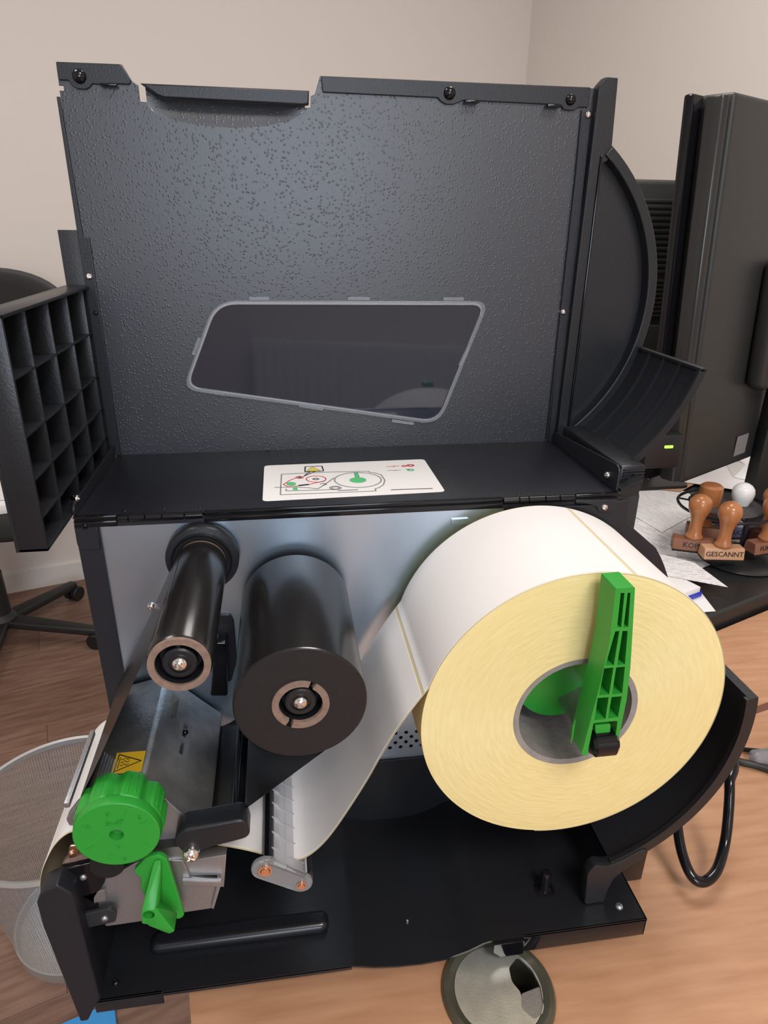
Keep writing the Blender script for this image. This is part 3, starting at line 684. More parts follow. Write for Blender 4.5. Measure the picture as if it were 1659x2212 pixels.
# warning sticker on the head cover
def TF(u, v, lift): 
    # pixel on the top slope of the cover
    d = CF+CR*((u-IW/2)/FPX)-CU*((v-IH/2)/FPX); n_ = Vector((-top_dir.y, 0, top_dir.x)); o_ = Vector((15, 0, -135.5))+n_*lift
    t = (o_-Vector(CAM)).dot(n_)/d.dot(n_); return Vector(CAM)+d*t
nt_ = Vector((-top_dir.y, 0, top_dir.x))
b = B(); b.quadslab([TF(253, 1627, .1), TF(315, 1622, .1), TF(305, 1667, .1), TF(241, 1672, .1)], nt_*.2); ws = b.build('warning_sticker', 'warn_yellow', P, smooth=False)
ws['label'] = 'yellow hot surface warning sticker'
def wline(pts, r=.32, name='hazard_mark'):
    q = [TF(u, v, .35) for u, v in pts]; b = B()
    for a, c in zip(q, q[1:]):
        d = (c-a).normalized(); n_ = d.cross(nt_)*r; b.quadslab([a-n_-d*r*.5, c-n_+d*r*.5, c+n_+d*r*.5, a+n_-d*r*.5], nt_*.06)
    return b.build(name, 'ink', ws, smooth=False)
wline([(258, 1630), (305, 1643), (247, 1667), (258, 1630)], .36)
for k in range(3):
    v0 = 1640+k*6.4; u0 = 263-k*1.8
    wline([(u0+i*1.55, v0-.2*i+1.6*math.sin(i*.85)) for i in range(13)], .22)
wline([(260.5, 1637), (253.5, 1660)], .25)
# --- pressure knob
KX, KZ = PX(251, 1806, 'y', -141).xz
KR = 24.2
def lobed(r, n=128, d=3.0):
    out = []
    for k in range(n):
        a = 2*PI*k/n; c_ = max(0, math.cos(8*(a-PI/2)))**1.3; out.append((KX+(r-d*c_)*math.cos(a), KZ+(r-d*c_)*math.sin(a)))
    return out
b = B(); b.prism(lobed(KR+.6), -135.5, -116, bevel=1.3, res=2); b.lathe([(20, -130), (KR-.4, -134), (KR+.2, -135.5), (KR-.6, -140), (KR-1.2, -140.3)], (KX, KZ), 'y', 96); kb = b.build('pressure_knob', 'green', P, angle=40)
b = B(); b.lathe([(4.0, -135.6), (4.0, -140.3), (KR-1.2, -140.3)], (KX, KZ), 'y', 64); b.build('knob_face', 'green', kb)
screw((KX, -135.6, KZ), (0, -1, 0), 2.4, kb, m='bracket', h=1.0, stem=.2)
for s_, x, z, sz in (('0', -2.5, 16.5, 5), ('3~4"', 0.5, 9.5, 5.2), ('0', 2, -19, 4), ('Y', 0, -9, 4), ('4', -14, 9, 3.6), ('2', 14, 12, 3.6)):
    text(s_, sz, Matrix.Translation((KX+x, -140.4, KZ+z)) @ MXZ, 'embossed_mark', 'green', kb, depth=.7)
for a in (25, 65, 150, 205, 250, 330):
    b = B(); ca, sa = math.cos(math.radians(a)), math.sin(math.radians(a)); M_ = Matrix.Translation((KX+ca*17, -140.4, KZ+sa*17)) @ Matrix.Rotation(-math.radians(a), 4, 'Y'); b.box(-2.6, 2.6, -.3, .3, -.35, .35, M=M_); b.build('tick_mark', 'green', kb, smooth=False)
for k in range(8):
    a = k*2*PI/8+PI/8
    for da in (-.09, .09):
        rr = KR+.6; M_ = Matrix.Translation((KX+rr*math.cos(a+da), -126, KZ+rr*math.sin(a+da))); b = B(); b.box(-.35, .35, -7, 7, -.35, .35, .15, M=M_); b.build('grip_line', 'green', kb)
# --- head release lever, green
b = B(); y_ = -121
pl_ = rounded([PXZ(u, v, y_) for u, v in ((290, 1872), (318, 1842), (345, 1836), (362, 1845), (400, 1968), (388, 1976), (330, 1955), (305, 1905), (308, 1888))], 2.5)
b.prism(pl_, y_-3.5, y_, bevel=.7); hl = b.build('head_lever', 'green', P)
a0 = [PXZ(u, v, -125) for u, v in ((332, 1862), (350, 1852), (356, 1866), (338, 1985), (304, 1988))]
hb = B()
def P3(u, v, y): return PX(u, v, 'y', y)
def hull(pts, name, m, parent, bev=.8):
    t = B(); vs = [t.bm.verts.new(p) for p in pts]; bmesh.ops.convex_hull(t.bm, input=vs)
    if bev: bmesh.ops.bevel(t.bm, geom=t.bm.edges[:], offset=bev, segments=2, affect='EDGES', profile=.5)
    return t.build(name, m, parent, angle=40)
stem_ = hull([P3(333, 1858, -125), P3(350, 1856, -125), P3(305, 1968, -142), P3(336, 1966, -142), P3(306, 1996, -142), P3(340, 2000, -142), P3(335, 1950, -124), P3(350, 1950, -124), P3(318, 1960, -124)], 'lever_stem', 'green', hl, .7)
foot_ = hull([P3(336, 1960, -142), P3(338, 2000, -142), P3(366, 2018, -142), P3(377, 2012, -142), P3(384, 1972, -128), P3(350, 1945, -126), P3(352, 1975, -126), P3(318, 1999, -141.8)], 'lever_foot', 'green', hl, .5)
hc = P3(321, 1976, -142)
for o_ in (stem_, foot_):
    k = B(); k.cyl((hc.x, hc.z-.3), 3.4, -150, -133, 'y', 20); bmesh.ops.remove_doubles(k.bm, verts=k.bm.verts[:], dist=.05); cut(o_, k, 40)
# --- cast side bracket, roller end and black latch parts
y_ = -116
b = B(); b.prism(rounded([PXZ(u, v, y_) for u, v in ((208, 1900), (265, 1880), (300, 1860), (395, 1858), (412, 1898), (480, 1903), (472, 1930), (462, 1962), (395, 1972), (310, 1990), (228, 2002), (212, 1960), (210, 1930))], 1.5), y_, y_+3, bevel=.6); sb = b.build('side_bracket', 'bracket', P)
b = B(); b.prism([PXZ(u, v, y_-1) for u, v in ((395, 1898), (478, 1900), (476, 1910), (395, 1908))], y_-3, y_, bevel=.4); b.prism([PXZ(u, v, y_-1) for u, v in ((470, 1905), (478, 1906), (462, 1960), (456, 1957))], y_-2.5, y_, bevel=.4); b.build('bracket_rim', 'bracket', sb)
b = B(); b.prism([PXZ(u, v, y_-1) for u, v in ((178, 1930), (228, 1915), (230, 1940), (205, 1945))], y_-3, y_, bevel=.4); b.build('bracket_tab', 'bracket', sb)
b = B(); b.prism([PXZ(u, v, y_+6) for u, v in ((395, 1850), (490, 1835), (485, 1905), (470, 1905), (470, 1880), (410, 1880))], y_+2, y_+10, bevel=.6); b.build('bracket_ear', 'bracket', sb)
b = B(); c_ = P3(232, 1866, -118); b.cyl((c_.x, c_.z), 10.5, -120, -10, 'y', 32, ch=.6); b.build('platen_roller', 'rubber', P)
b = B(); b.prism(rounded([PXZ(u, v, -119) for u, v in ((128, 1880), (205, 1862), (228, 1905), (205, 1940), (212, 1985), (150, 2000), (132, 1950))], 2), -119, -112, bevel=.8); lt_ = b.build('latch_block', 'gloss_black', P)
b = B(); b.prism(rounded([PXZ(u, v, -122) for u, v in ((140, 1985), (238, 1962), (252, 1972), (250, 1992), (160, 2012))], 2), -122, -119.2, bevel=.7); b.build('latch_arm', 'plastic_dark', lt_)
screw(P3(226, 1984, -122), (0, -1, 0), 2.4, lt_, name='pin', m='bracket'); screw(P3(180, 1895, -119), (0, -1, 0), 2.2, lt_, name='pin', m='bracket')
b = B(); b.prism(rounded([PXZ(u, v, -117) for u, v in ((148, 1842), (150, 1828), (168, 1826), (168, 1850), (150, 1855))], 1), -117, -115, bevel=.4); ct = b.build('contact_tab', 'copper', P)
b = B(); b.prism([PXZ(u, v, -114) for u, v in ((136, 1862), (150, 1850), (205, 1838), (215, 1862), (170, 1880), (130, 1885))], -115, -110, bevel=.5); b.build('contact_base', 'card_core', P)
screw(P3(155, 1842, -117), (0, -1, 0), 1.8, ct, m='copper')
# --- ribbon guide rod on its swing arm
b = B(); b.cyl((102.5, -155), 4.4, -124, -2, 'y', 24); b.build('guide_rod', 'gloss_black', P)
ya = -131
A_ = Vector(PXZ(408, 1818, ya)); C_ = Vector(PXZ(516, 1794, ya)); d_ = (C_-A_).normalized(); n_ = Vector((-d_.y, d_.x)); r0, r1 = 9.8, 7.8
pts = [tuple(A_+n_*r0-d_*2), tuple(C_+n_*r1+d_*6), tuple(C_-n_*r1+d_*6), tuple(A_-n_*r0-d_*6), tuple(A_+n_*r0*.4-d_*8.5)]
b = B(); b.prism(rounded(pts, 6, 6), -131, -116, bevel=1.6, res=3); sa_ = b.build('swing_arm', 'plastic_black', P)
screw(P3(413, 1845, -132), (0, -1, 0), 5.2, sa_, stem=2)
# --- clear label sensor bar
b = B(); s0 = Vector((117.5, -196.5)); s1 = Vector((139.8, -213.5)); dn = (s1-s0).normalized(); nn = Vector((-dn.y, dn.x))
def caps(r0_, r1_, n=10):
    out = []
    a0_ = math.atan2(nn.y, nn.x)
    for k in range(n+1): a = a0_+PI*k/n; out.append((s0.x+r0_*math.cos(a), s0.y+r0_*math.sin(a)))
    for k in range(n+1): a = a0_+PI+PI*k/n; out.append((s1.x+r1_*math.cos(a), s1.y+r1_*math.sin(a)))
    return out
b.prism(caps(9, 7.4), -125, -121.5, bevel=.8, res=2); ss = b.build('label_sensor', 'clear', P); ss['label'] = 'clear plastic ribbed sensor bar'
b = B(); b.prism([tuple(s0+nn*4), tuple(s1+nn*5), tuple(s1+nn*3.4), tuple(s0+nn*2.4)], -121.5, -4); b.build('sensor_plate', 'sensor_clear', ss, smooth=False)
for k in range(9):
    y = -113+k*12.5; b = B(); b.prism([tuple(s0+nn*7), tuple(s0+nn*7+dn*5), tuple(s0+nn*4.8+dn*9), tuple(s1+nn*5.6), tuple(s1+nn*3), tuple(s0+nn*3)], y-.5, y+.5); b.build('rib', 'sensor_clear', ss, smooth=False)
for q, r in ((s0+nn*6, .8), (s1+nn*5.6, .8), (s0+dn*13+nn*4.2, .7)):
    b = B(); b.cyl((q.x, q.y), r, -121.5, -4, 'y', 10); b.build('edge_bead', 'sensor_clear', ss)
q = s0+nn*3.2; b = B(); b.cyl((q.x, q.y), 3.6, -121.4, -4, 'y', 20); b.build('shaft', 'gloss_black', ss)
for q, r in ((s0, 4.4), (s1, 3.2)):
    b = B(); b.lathe([(r, -125), (r, -126.4), (r*.72, -126.4), (r*.68, -125.6), (r*.6, -127), (.01, -127)], (q.x, q.y), 'y', 24); b.build('end_pin', 'copper', ss)
b = B(); q = s1+nn*3+dn*5.2; b.box(q.x-2.2, q.x+2.2, -119, -4, q.y-4, q.y+3, .8); b.build('guide_rail', 'plastic_black', P)
# bits on the plate behind the rolls
b = B(); b.prism(rounded([PXZ(u, v, -1) for u, v in ((470, 1326), (497, 1326), (505, 1340), (512, 1425), (500, 1470), (465, 1470))], 2), -2.5, 0, bevel=.5); b.build('ribbon_bracket', 'coat_smooth', P)
b = B(); b.prism(rounded([PXZ(u, v, -14) for u, v in ((465, 1385), (490, 1385), (492, 1500), (455, 1500))], 2), -16, -2.5, bevel=.8); b.build('sensor_block', 'gloss_black', P)
# --- roll holder: bar, stop disc inside the core, green flip-up handle with roller
b = B(); M_ = Matrix.Translation((331, 0, -112)) @ Matrix.Rotation(math.radians(-28), 4, 'Y'); b.box(-11, 11, -120, 0, -2.5, 2.5, .8, M=M_); b.box(-11, -8.5, -120, 0, -9, 0, .6, M=M_); rb = b.build('roll_bar', 'cast', P)
b = B(); b.lathe([(.01, -84), (22, -84), (31, -82), (31.6, -80.5), (31.6, -78), (.01, -78)], (321, -100), 'y', 48); b.build('stop_disc', 'green', rb)
yf, yb = -139, -121
front = [PXZ(u, v, yf) for u, v in ((1333, 1272), (1371, 1269), (1360, 1450), (1352, 1510), (1334, 1602), (1312, 1604), (1270, 1632), (1258, 1630), (1300, 1470), (1318, 1380))]
cells = []
def cell(*q): cells.append([PXZ(u, v, yf) for u, v in q])
cell((1341, 1281), (1349, 1281), (1342, 1355), (1333, 1355)); cell((1356, 1281), (1362, 1280), (1357, 1354), (1347, 1355))
cell((1329, 1364), (1338, 1363), (1326, 1437), (1308, 1437)); cell((1345, 1363), (1356, 1363), (1350, 1435), (1333, 1437))
cell((1305, 1444), (1325, 1442), (1316, 1500), (1294, 1502)); cell((1331, 1442), (1350, 1440), (1344, 1498), (1322, 1500))
cell((1291, 1508), (1315, 1506), (1308, 1553), (1284, 1556)); cell((1321, 1506), (1343, 1504), (1335, 1549), (1313, 1552))
hf = rounded([PXZ(u, v, yf) for u, v in ((1330, 1272), (1372, 1268), (1362, 1440), (1354, 1510), (1334, 1606), (1328, 1606), (1334, 1557), (1282, 1562), (1268, 1634), (1256, 1630), (1296, 1480), (1316, 1390))], 1.2)
b = B(); b.prism(hf, yf, yb, holes=cells); gh = b.build('roll_handle', 'green', P)
b = B(); b.prism([PXZ(u, v, yf) for u, v in ((1333, 1275), (1369, 1272), (1358, 1440), (1350, 1510), (1336, 1558), (1276, 1562), (1300, 1480), (1320, 1390))], yb-5, yb-.5); b.build('handle_web', 'green', gh, smooth=False)
b = B(); b.prism(rounded([PXZ(u, v, yf+3) for u, v in ((1284, 1565), (1318, 1562), (1317, 1580), (1285, 1583))], 1), yf+2, yf+8, bevel=.4); b.build('handle_tongue', 'green', gh)
c_ = P3(1304, 1606, -137); b = B(); b.cyl((c_.y+1, c_.z), 8.2, c_.x-8.5, c_.x+8.0, 'x', 32, ch=2); rl = b.build('handle_roller', 'gloss_black', gh)
for k in range(3):
    p0 = P3(1249+k*7, 1575+k*4, -134); b = B(); b.box(p0.x-5, p0.x-4.4, -137+k*4, -136+k*4, p0.z-8, p0.z+6, .2); b.build('side_ridge', 'green', gh)

# ================================================================== LABEL ROLL
RX, RZ, RN, RF_ = 319.3, -103.4, -113.4, -10.0
lrO = thing('label_roll', 'large roll of blank white labels on yellow liner inside the open printer', 'label roll', (RX, (RN+RF_)/2, RZ))
b = B(); b.lathe([(41.6, RN+.2), (60, RN), (80, RN-.3), (98, RN), (101.2, RN+.4), (101.2, RF_-.4), (41.6, RF_)], (RX, RZ), 'y', 128, close=True); b.build('wound_liner', 'roll_end', lrO)
b = B(); b.lathe([(37.9, RN+.4), (41.6, RN-.2), (41.6, RF_), (37.9, RF_)], (RX, RZ), 'y', 72, close=True); b.build('core', 'card_grey', lrO)
def ap(a, r=101.35): return (RX+r*math.cos(math.radians(a)), RZ+r*math.sin(math.radians(a)))
LA = 163.
path = [ap(a) for a in range(-100, int(LA)+1, 2)]
ctrl = [ap(LA), (214, -86), (205, -100.5), (195, -119.5), (184.6, -142), (174, -162.5), (163, -182), (155, -193.5), (147, -201.5), (140, -205), (131, -204), (120, -199), (108, -192.5), (96, -187), (80, -181), (60, -175.5), (35, -171), (12, -164.5), (4.5, -159.5), (-2, -162), (-9, -169.5), (-15, -180), (-19.5, -190), (-22.5, -201), (-24.5, -214), (-25.5, -230), (-25.5, -262)]
def smooth_path(c, step=1.8):
    out = []
    for i in range(len(c)-1):
        p0 = Vector(c[max(i-1, 0)]); p1 = Vector(c[i]); p2 = Vector(c[i+1]); p3 = Vector(c[min(i+2, len(c)-1)]); n = max(2, int((p2-p1).length/step))
        for k in range(n):
            t = k/n; out.append(tuple(.5*((2*p1)+(p2-p0)*t+(2*p0-5*p1+4*p2-p3)*t*t+(-p0+3*p1-3*p2+p3)*t**3)))
    out.append(tuple(c[-1])); return out
full = path[:-1]+smooth_path(ctrl)
b = B(); b.strip(full, RN+.2, RF_, 0, .25); b.build('liner', 'liner', lrO, angle=60)
# labels along the liner: 150 mm with 3 mm gaps; a gap falls where the web leaves the roll
acc = [0]
for p, q in zip(full, full[1:]): acc.append(acc[-1]+(Vector(q)-Vector(p)).length)
target = Vector((217.0, -78.5)); ig = min(range(len(full)), key=lambda i: (Vector(full[i])-target).length); sg = acc[ig]
def at(s):
    for i in range(len(acc)-1):
        if acc[i+1] >= s: t = (s-acc[i])/max(1e-9, acc[i+1]-acc[i]); return tuple(Vector(full[i]).lerp(Vector(full[i+1]), t))
    return full[-1]
k0 = -int(sg//160)-1
for k in range(k0, 6):
    a = sg+1.5+k*160; c = a+157
    a = max(a, 0); c = min(c, acc[-1]-.5)
    if c-a < 5: continue
    n = max(4, int((c-a)/2.5)); b = B(); b.strip([at(a+(c-a)*i/n) for i in range(n+1)], RN+1.4, RF_-1, .25, .5); b.build('label', 'paper', lrO, angle=60)

# ================================================================== RIBBON
rr_ = thing('ribbon_roll', 'black thermal transfer ribbon roll on the supply spindle, film led to the print head', 'ribbon roll', (SX, -68, SZ))
b = B(); b.lathe([(16.6, SY+.3), (30, SY), (37.6, SY+.1), (38.1, SY+.6), (38.1, -12), (16.6, -12)], (SX, SZ), 'y', 96, close=True); b.build('wound_film', ['film'], rr_)
b = B(); b.lathe([(16.5, SY-.3), (37, SY-.15), (37.4, SY+.2)], (SX, SZ), 'y', 96); b.build('film_edge', 'film_end', rr_)
# core with two key slots
ca = math.radians(62)
def sector(a0, a1, n=20): return [(SX+16.4*math.cos(a0+(a1-a0)*k/n), SZ+16.4*math.sin(a0+(a1-a0)*k/n)) for k in range(n+1)]+[(SX+12.4*math.cos(a1+(a0-a1)*k/n), SZ+12.4*math.sin(a1+(a0-a1)*k/n)) for k in range(n+1)]
for a in (62, 242):
    b = B(); b.prism(sector(math.radians(a+6), math.radians(a+174)), SY-1.2, SY+30, bevel=.3); b.build('core', 'card_core', rr_)
b = B(); b.lathe([(16.4, SY+1), (16.5, -11), (12.2, -11), (12.2, SY+6)], (SX, SZ), 'y', 48); b.build('core_sleeve', 'film_end', rr_)
fpath = [(SX+38.2*math.cos(math.radians(a)), SZ+38.2*math.sin(math.radians(a))) for a in (-40, -47, -54)]+smooth_path([(167, -100), (108, -147.5)])+smooth_path([(107, -149.5), (102, -159.8), (86, -171.5), (60, -172.3), (30, -170), (12, -162), (8, -152), (10, -140), (14, -128), (28.4, -100.5), (59.5, -38)], 4)+[(TX+17.4*math.cos(math.radians(a)), TZ+17.4*math.sin(math.radians(a))) for a in (165, 150, 130)]
b = B(); b.strip(fpath, -121, -14, 0, .12); b.build('film_web', 'film', rr_, angle=60)
tk = thing('ribbon_core', 'thin take-up core wound with a little black ribbon beside the thick ribbon roll', 'ribbon roll', (TX, -70, TZ))
b = B(); b.lathe([(12.7, TY), (16.3, TY), (16.3, -14), (12.7, -14)], (TX, TZ), 'y', 64, close=True); b.build('core', 'card_core', tk)
b = B(); b.lathe([(16.4, TY+2), (17.2, TY+3.5), (17.2, -20), (16.4, -16)], (TX, TZ), 'y', 64); b.build('wound_film', 'film', tk)
# ================================================================== THINGS ON THE DESK
gc = PX(1075, 2130, 'z', DZ+4); gx, gy = gc.x, gc.y-2
gm = thing('cable_grommet', 'round metal capped cable outlet set in the desk in front of the printer', 'cable grommet', (gx, gy, DZ))
b = B(); b.lathe([(36, DZ), (39.5, DZ), (39.5, DZ+2), (38, DZ+4.5), (35, DZ+5), (31, DZ+3), (30.5, DZ+1)], (gx, gy), 'z', 72); b.build('rim', 'grommet_rim', gm)
cutp = [(gx+12, gy+14), (gx+21, gy+21), (gx+28, gy+10), (gx+30, gy-2), (gx+27, gy-18), (gx+18, gy-22), (gx+12, gy-14), (gx+15, gy-4), (gx+11, gy+4)]
b = B(); b.prism(circle(gx, gy, 30.6, 64), DZ+1.6, DZ+3.2, 'xy', holes=[rounded(cutp, 2.5)]); b.build('cap', 'grommet_cap', gm, smooth=False)
b = B(); b.lathe([(30.6, DZ+1.2), (30.6, DZ-45), (.01, DZ-45), (.01, DZ-47), (32.6, DZ-47), (32.6, DZ+.2)], (gx, gy), 'z', 48); b.build('well', 'grommet_rim', gm)
b = B(); b.prism(rounded([(gx+15, gy-4), (gx+30, gy-1), (gx+27, gy-18), (gx+18, gy-22), (gx+12, gy-14)], 2), DZ+1, DZ+2, 'xy', bevel=.3); b.build('slide', 'bracket', gm)

def spl(c, n=8):
    c = [Vector(p) for p in c]; out = []
    for i in range(len(c)-1):
        p0 = c[max(i-1, 0)]; p1 = c[i]; p2 = c[i+1]; p3 = c[min(i+2, len(c)-1)]
        for k in range(n):
            t = k/n; out.append(.5*((2*p1)+(p2-p0)*t+(2*p0-5*p1+4*p2-p3)*t*t+(-p0+3*p1-3*p2+p3)*t**3))
    out.append(c[-1]); return out
cp_ = [PX(u, v, 'y', y) for u, v, y in ((1462, 1740, -52), (1464, 1790, -68), (1474, 1845, -84), (1494, 1892, -98), (1520, 1905, -102), (1548, 1880, -96), (1566, 1820, -80), (1574, 1750, -66), (1576, 1690, -54))]
cab = B(); cab.tube(spl([(430, 0, -250), cp_[0]+Vector((0, 12, 12))]+cp_+[PX(1572, 1630, 'y', -34), (452, 0, -190), (414, 20, -170)]), 4.2, 12)
tag(cab.build('power_cable', 'gloss_black'), 'thick black cable hanging in a loop behind the printer roll shield', 'cable')
c2 = B(); c2.tube(spl([PX(1560, 1608, 'z', DZ+3), PX(1605, 1618, 'z', DZ+3), PX(1640, 1622, 'z', DZ+3), PX(1700, 1632, 'z', DZ+3)]), 2.2, 8)
tag(c2.build('cable', 'gloss_black'), 'thin black cable lying flat across the wooden desk', 'cable')
c3 = B(); c3.tube(spl([PX(1560, 1630, 'z', DZ+4), PX(1600, 1645, 'z', DZ+4), PX(1640, 1655, 'z', DZ+4), PX(1710, 1680, 'z', DZ+4)]), 3.6, 10)
tag(c3.build('cable', 'chair_plastic'), 'dark ribbed cable with a grey plug on the wooden desk', 'cable')
pg = PX(1648, 1640, 'z', DZ+6); pgt = B(); pgt.box(pg.x-12, pg.x+40, pg.y-6, pg.y+9, DZ, DZ+14, 5, 3); tag(pgt.build('plug', 'clear_frame'), 'pale grey plug beside the dark cable', 'plug')

# ---- papers on the black desk
def page(pxs, z, m, label, thick=.4, cat='paper', name='paper_sheet', group=None):
    q = [PX(u, v, 'z', z) for u, v in pxs]; o_, ux, vy = q[0], q[1]-q[0], q[-1]-q[0]
    b = B(); b.quadslab(q, (0, 0, -thick))
    def uvf(c):
        d = c-o_; det = ux.x*vy.y-ux.y*vy.x
        return ((d.x*vy.y-d.y*vy.x)/det, (ux.x*d.y-ux.y*d.x)/det)
    return tag(b.build(name, m, smooth=False, uv=uvf), label, cat, group)
page([(1345, 1240), (1437, 1243), (1572, 1268), (1500, 1215), (1400, 1190)], BZ+17, 'page', 'printed white sheet lying on the blue edged pad')
page([(1330, 1150), (1492, 1236), (1626, 1184), (1500, 1070), (1360, 1060)], BZ+2, 'page', 'large printed white form lying under the stamps')
page([(1345, 1100), (1430, 1150), (1520, 1100), (1485, 1062), (1390, 1050)], BZ+3.2, 'page_dense', 'densely printed white sheet under the lid of the printer')
page([(1400, 1055), (1470, 1062), (1528, 1030), (1495, 1018), (1412, 1030)], BZ+4.4, 'brown_paper', 'brown paper envelope behind the printed form')
page([(1470, 1040), (1590, 1058), (1660, 1030), (1600, 1000), (1525, 995)], BZ+6, 'sheet', 'white sheet lying over the brown envelope')
# folded white papers
cr = B(); base = [PX(u, v, 'z', BZ+8) for u, v in ((1560, 985), (1585, 1030), (1680, 1050), (1730, 1000), (1680, 950), (1600, 962))]
top_ = [PX(u, v, 'z', BZ+30) for u, v in ((1575, 975), (1610, 1005), (1680, 1010), (1720, 980), (1670, 955), (1610, 965))]
vs = [cr.bm.verts.new(p+Vector((0, 0, -1))) for p in base]; vt = [cr.bm.verts.new(p+Vector((0, 0, random.uniform(-8, 8)))) for p in top_]
for k in range(6): cr.bm.faces.new((vs[k], vs[(k+1) % 6], vt[(k+1) % 6])); cr.bm.faces.new((vs[k], vt[(k+1) % 6], vt[k]))
mid = cr.bm.verts.new(PX(1640, 985, 'z', BZ+22)); 
for k in range(6): cr.bm.faces.new((vt[k], vt[(k+1) % 6], mid))
cr.bm.faces.new(vs[::-1])
tag(cr.build('folded_paper', 'sheet', smooth=False), 'crumpled folded white paper in front of the tall monitor', 'paper')
bx_ = B(); p = PX(1650, 990, 'z', BZ+6); bx_.box(p.x+40, p.x+170, p.y+110, p.y+200, BZ+.3, BZ+45, 2, M=None); tag(bx_.build('carton', 'brown_paper'), 'small beige carton behind the folded white paper', 'box')
# pad with blue edge and loose slip below it
p = PX(1497, 1296, 'z', BZ); 
def turned(b, x, y, ang): return Matrix.Translation((x, y, 0)) @ Matrix.Rotation(ang, 4, 'Z')
ga = math.atan2(gd.y, gd.x)
page([(1420, 1290), (1470, 1325), (1546, 1320), (1515, 1280)], BZ+.5, 'sheet', 'white slip of paper under the blue edged pad')
nb = thing('note_pad', 'white note pad with a blue bottom edge at the front of the black desk', 'note pad', (p.x, p.y, BZ+.5))
b = B(); b.box(-75, 18, 0, 70, BZ+1, BZ+8, 1, M=turned(b, p.x, p.y, ga)); b.build('cover', 'blue', nb)
b = B(); b.box(-75, 14, 1.5, 68, BZ+8, BZ+16, 1, M=turned(b, p.x, p.y, ga)); b.build('pages', 'sheet', nb)

# ---- stamp stand and stamps
sc = Vector((812, 440, 0)); SR = 68; ZR = -212
stn = thing('stamp_stand', 'dark wire stamp carousel with a round foot on the black desk', 'stamp stand', (sc.x, sc.y, BZ))
fc = Vector((sc.x+16, sc.y-36, 0))
b = B(); b.lathe([(.01, BZ+9), (15, BZ+8), (50, BZ+6), (58, BZ+4), (60, BZ+2.6), (.01, BZ+2.6)], (fc.x, fc.y), 'z', 56); b.build('foot', 'black_desk', stn)
b = B(); b.cyl((fc.x, fc.y), 4, BZ+6, ZR, 'z', 12); b.build('pole', 'wire', stn)
b = B(); b.tube([(sc.x+SR*math.cos(2*PI*k/48), sc.y+SR*math.sin(2*PI*k/48), ZR) for k in range(49)], 2.3, 8, cap=False); b.build('wire_ring', 'wire', stn)
b = B(); b.lathe([(.01, ZR+1), (52, ZR+1), (54, ZR-1), (52, ZR-3), (.01, ZR-3)], (sc.x+6, sc.y+8), 'z', 40); b.build('plate', 'chair_grey', stn)
b = B()
for k in range(3):
    a = 2*PI*k/3+.4; b.tube([(sc.x, sc.y, ZR-1), (sc.x+SR*math.cos(a), sc.y+SR*math.sin(a), ZR)], 1.6, 6)
b.build('spoke', 'wire', stn)
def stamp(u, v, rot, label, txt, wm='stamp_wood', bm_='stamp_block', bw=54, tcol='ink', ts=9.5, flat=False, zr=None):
    q = PX(u, v, 'z', (zr or ZR)); x, y = q.x, q.y; z = zr or ZR
    t = thing('rubber_stamp', label, 'stamp', (x, y, z-56), 'rubber stamps on the stand')
    if flat: prf = [(.01, z+34), (13, z+33.5), (17, z+30), (17.5, z+18), (16, z+2), (13, z-8), (9, z-20), (11, z-34)]
    else: prf = [(.01, z+36), (6, z+35), (11, z+32), (15, z+27), (16.6, z+20), (15.5, z+12), (12, z+4), (9.3, z-6), (8.6, z-16), (9.5, z-26), (12.5, z-31), (12, z-34), (8, z-36)]
    b = B(); b.lathe(prf, (x, y), 'z', 32); b.build('handle', wm, t)
    M_ = Matrix.Translation((x, y, 0)) @ Matrix.Rotation(rot, 4, 'Z')
    b = B(); prfb = [(-12, z-52), (12, z-52), (9, z-35), (-9, z-35)]
    b.prism(rounded(prfb, 1), -bw/2, bw/2, 'yz', bevel=.8)
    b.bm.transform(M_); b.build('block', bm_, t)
    b = B(); b.box(-bw/2+.5, bw/2-.5, -11, 11, z-55, z-52); b.bm.transform(M_); b.build('rubber_plate', 'rubber', t, smooth=False)
    if txt:
        tilt = math.atan2(3, 17)
        text(txt, ts, M_ @ Matrix.Translation((0, -10.9, z-43.5)) @ Matrix.Rotation(-tilt, 4, 'X') @ MXZ, 'lettering', tcol, t, depth=.2)
    return t
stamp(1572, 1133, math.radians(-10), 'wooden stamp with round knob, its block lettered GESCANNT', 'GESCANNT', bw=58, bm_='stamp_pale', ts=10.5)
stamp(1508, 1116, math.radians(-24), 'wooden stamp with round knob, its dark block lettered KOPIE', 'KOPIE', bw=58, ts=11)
stamp(1530, 1090, math.radians(-30), 'wooden stamp with flat cut top behind the KOPIE stamp', None, flat=True, bw=50)
stamp(1600, 1090, math.radians(-5), 'white plastic knobbed stamp with purple block on the stand', 'BUCH', wm='white_plastic', bm_='stamp_purple', bw=60, ts=10)
stamp(1668, 1120, math.radians(8), 'wooden stamp with round knob, its block lettered FÜR IHRE', 'FÜR IHRE', bw=58, ts=9.5)
stamp(1668, 1098, math.radians(20), 'wooden stamp with round knob behind the white knobbed stamp', None, bw=50)

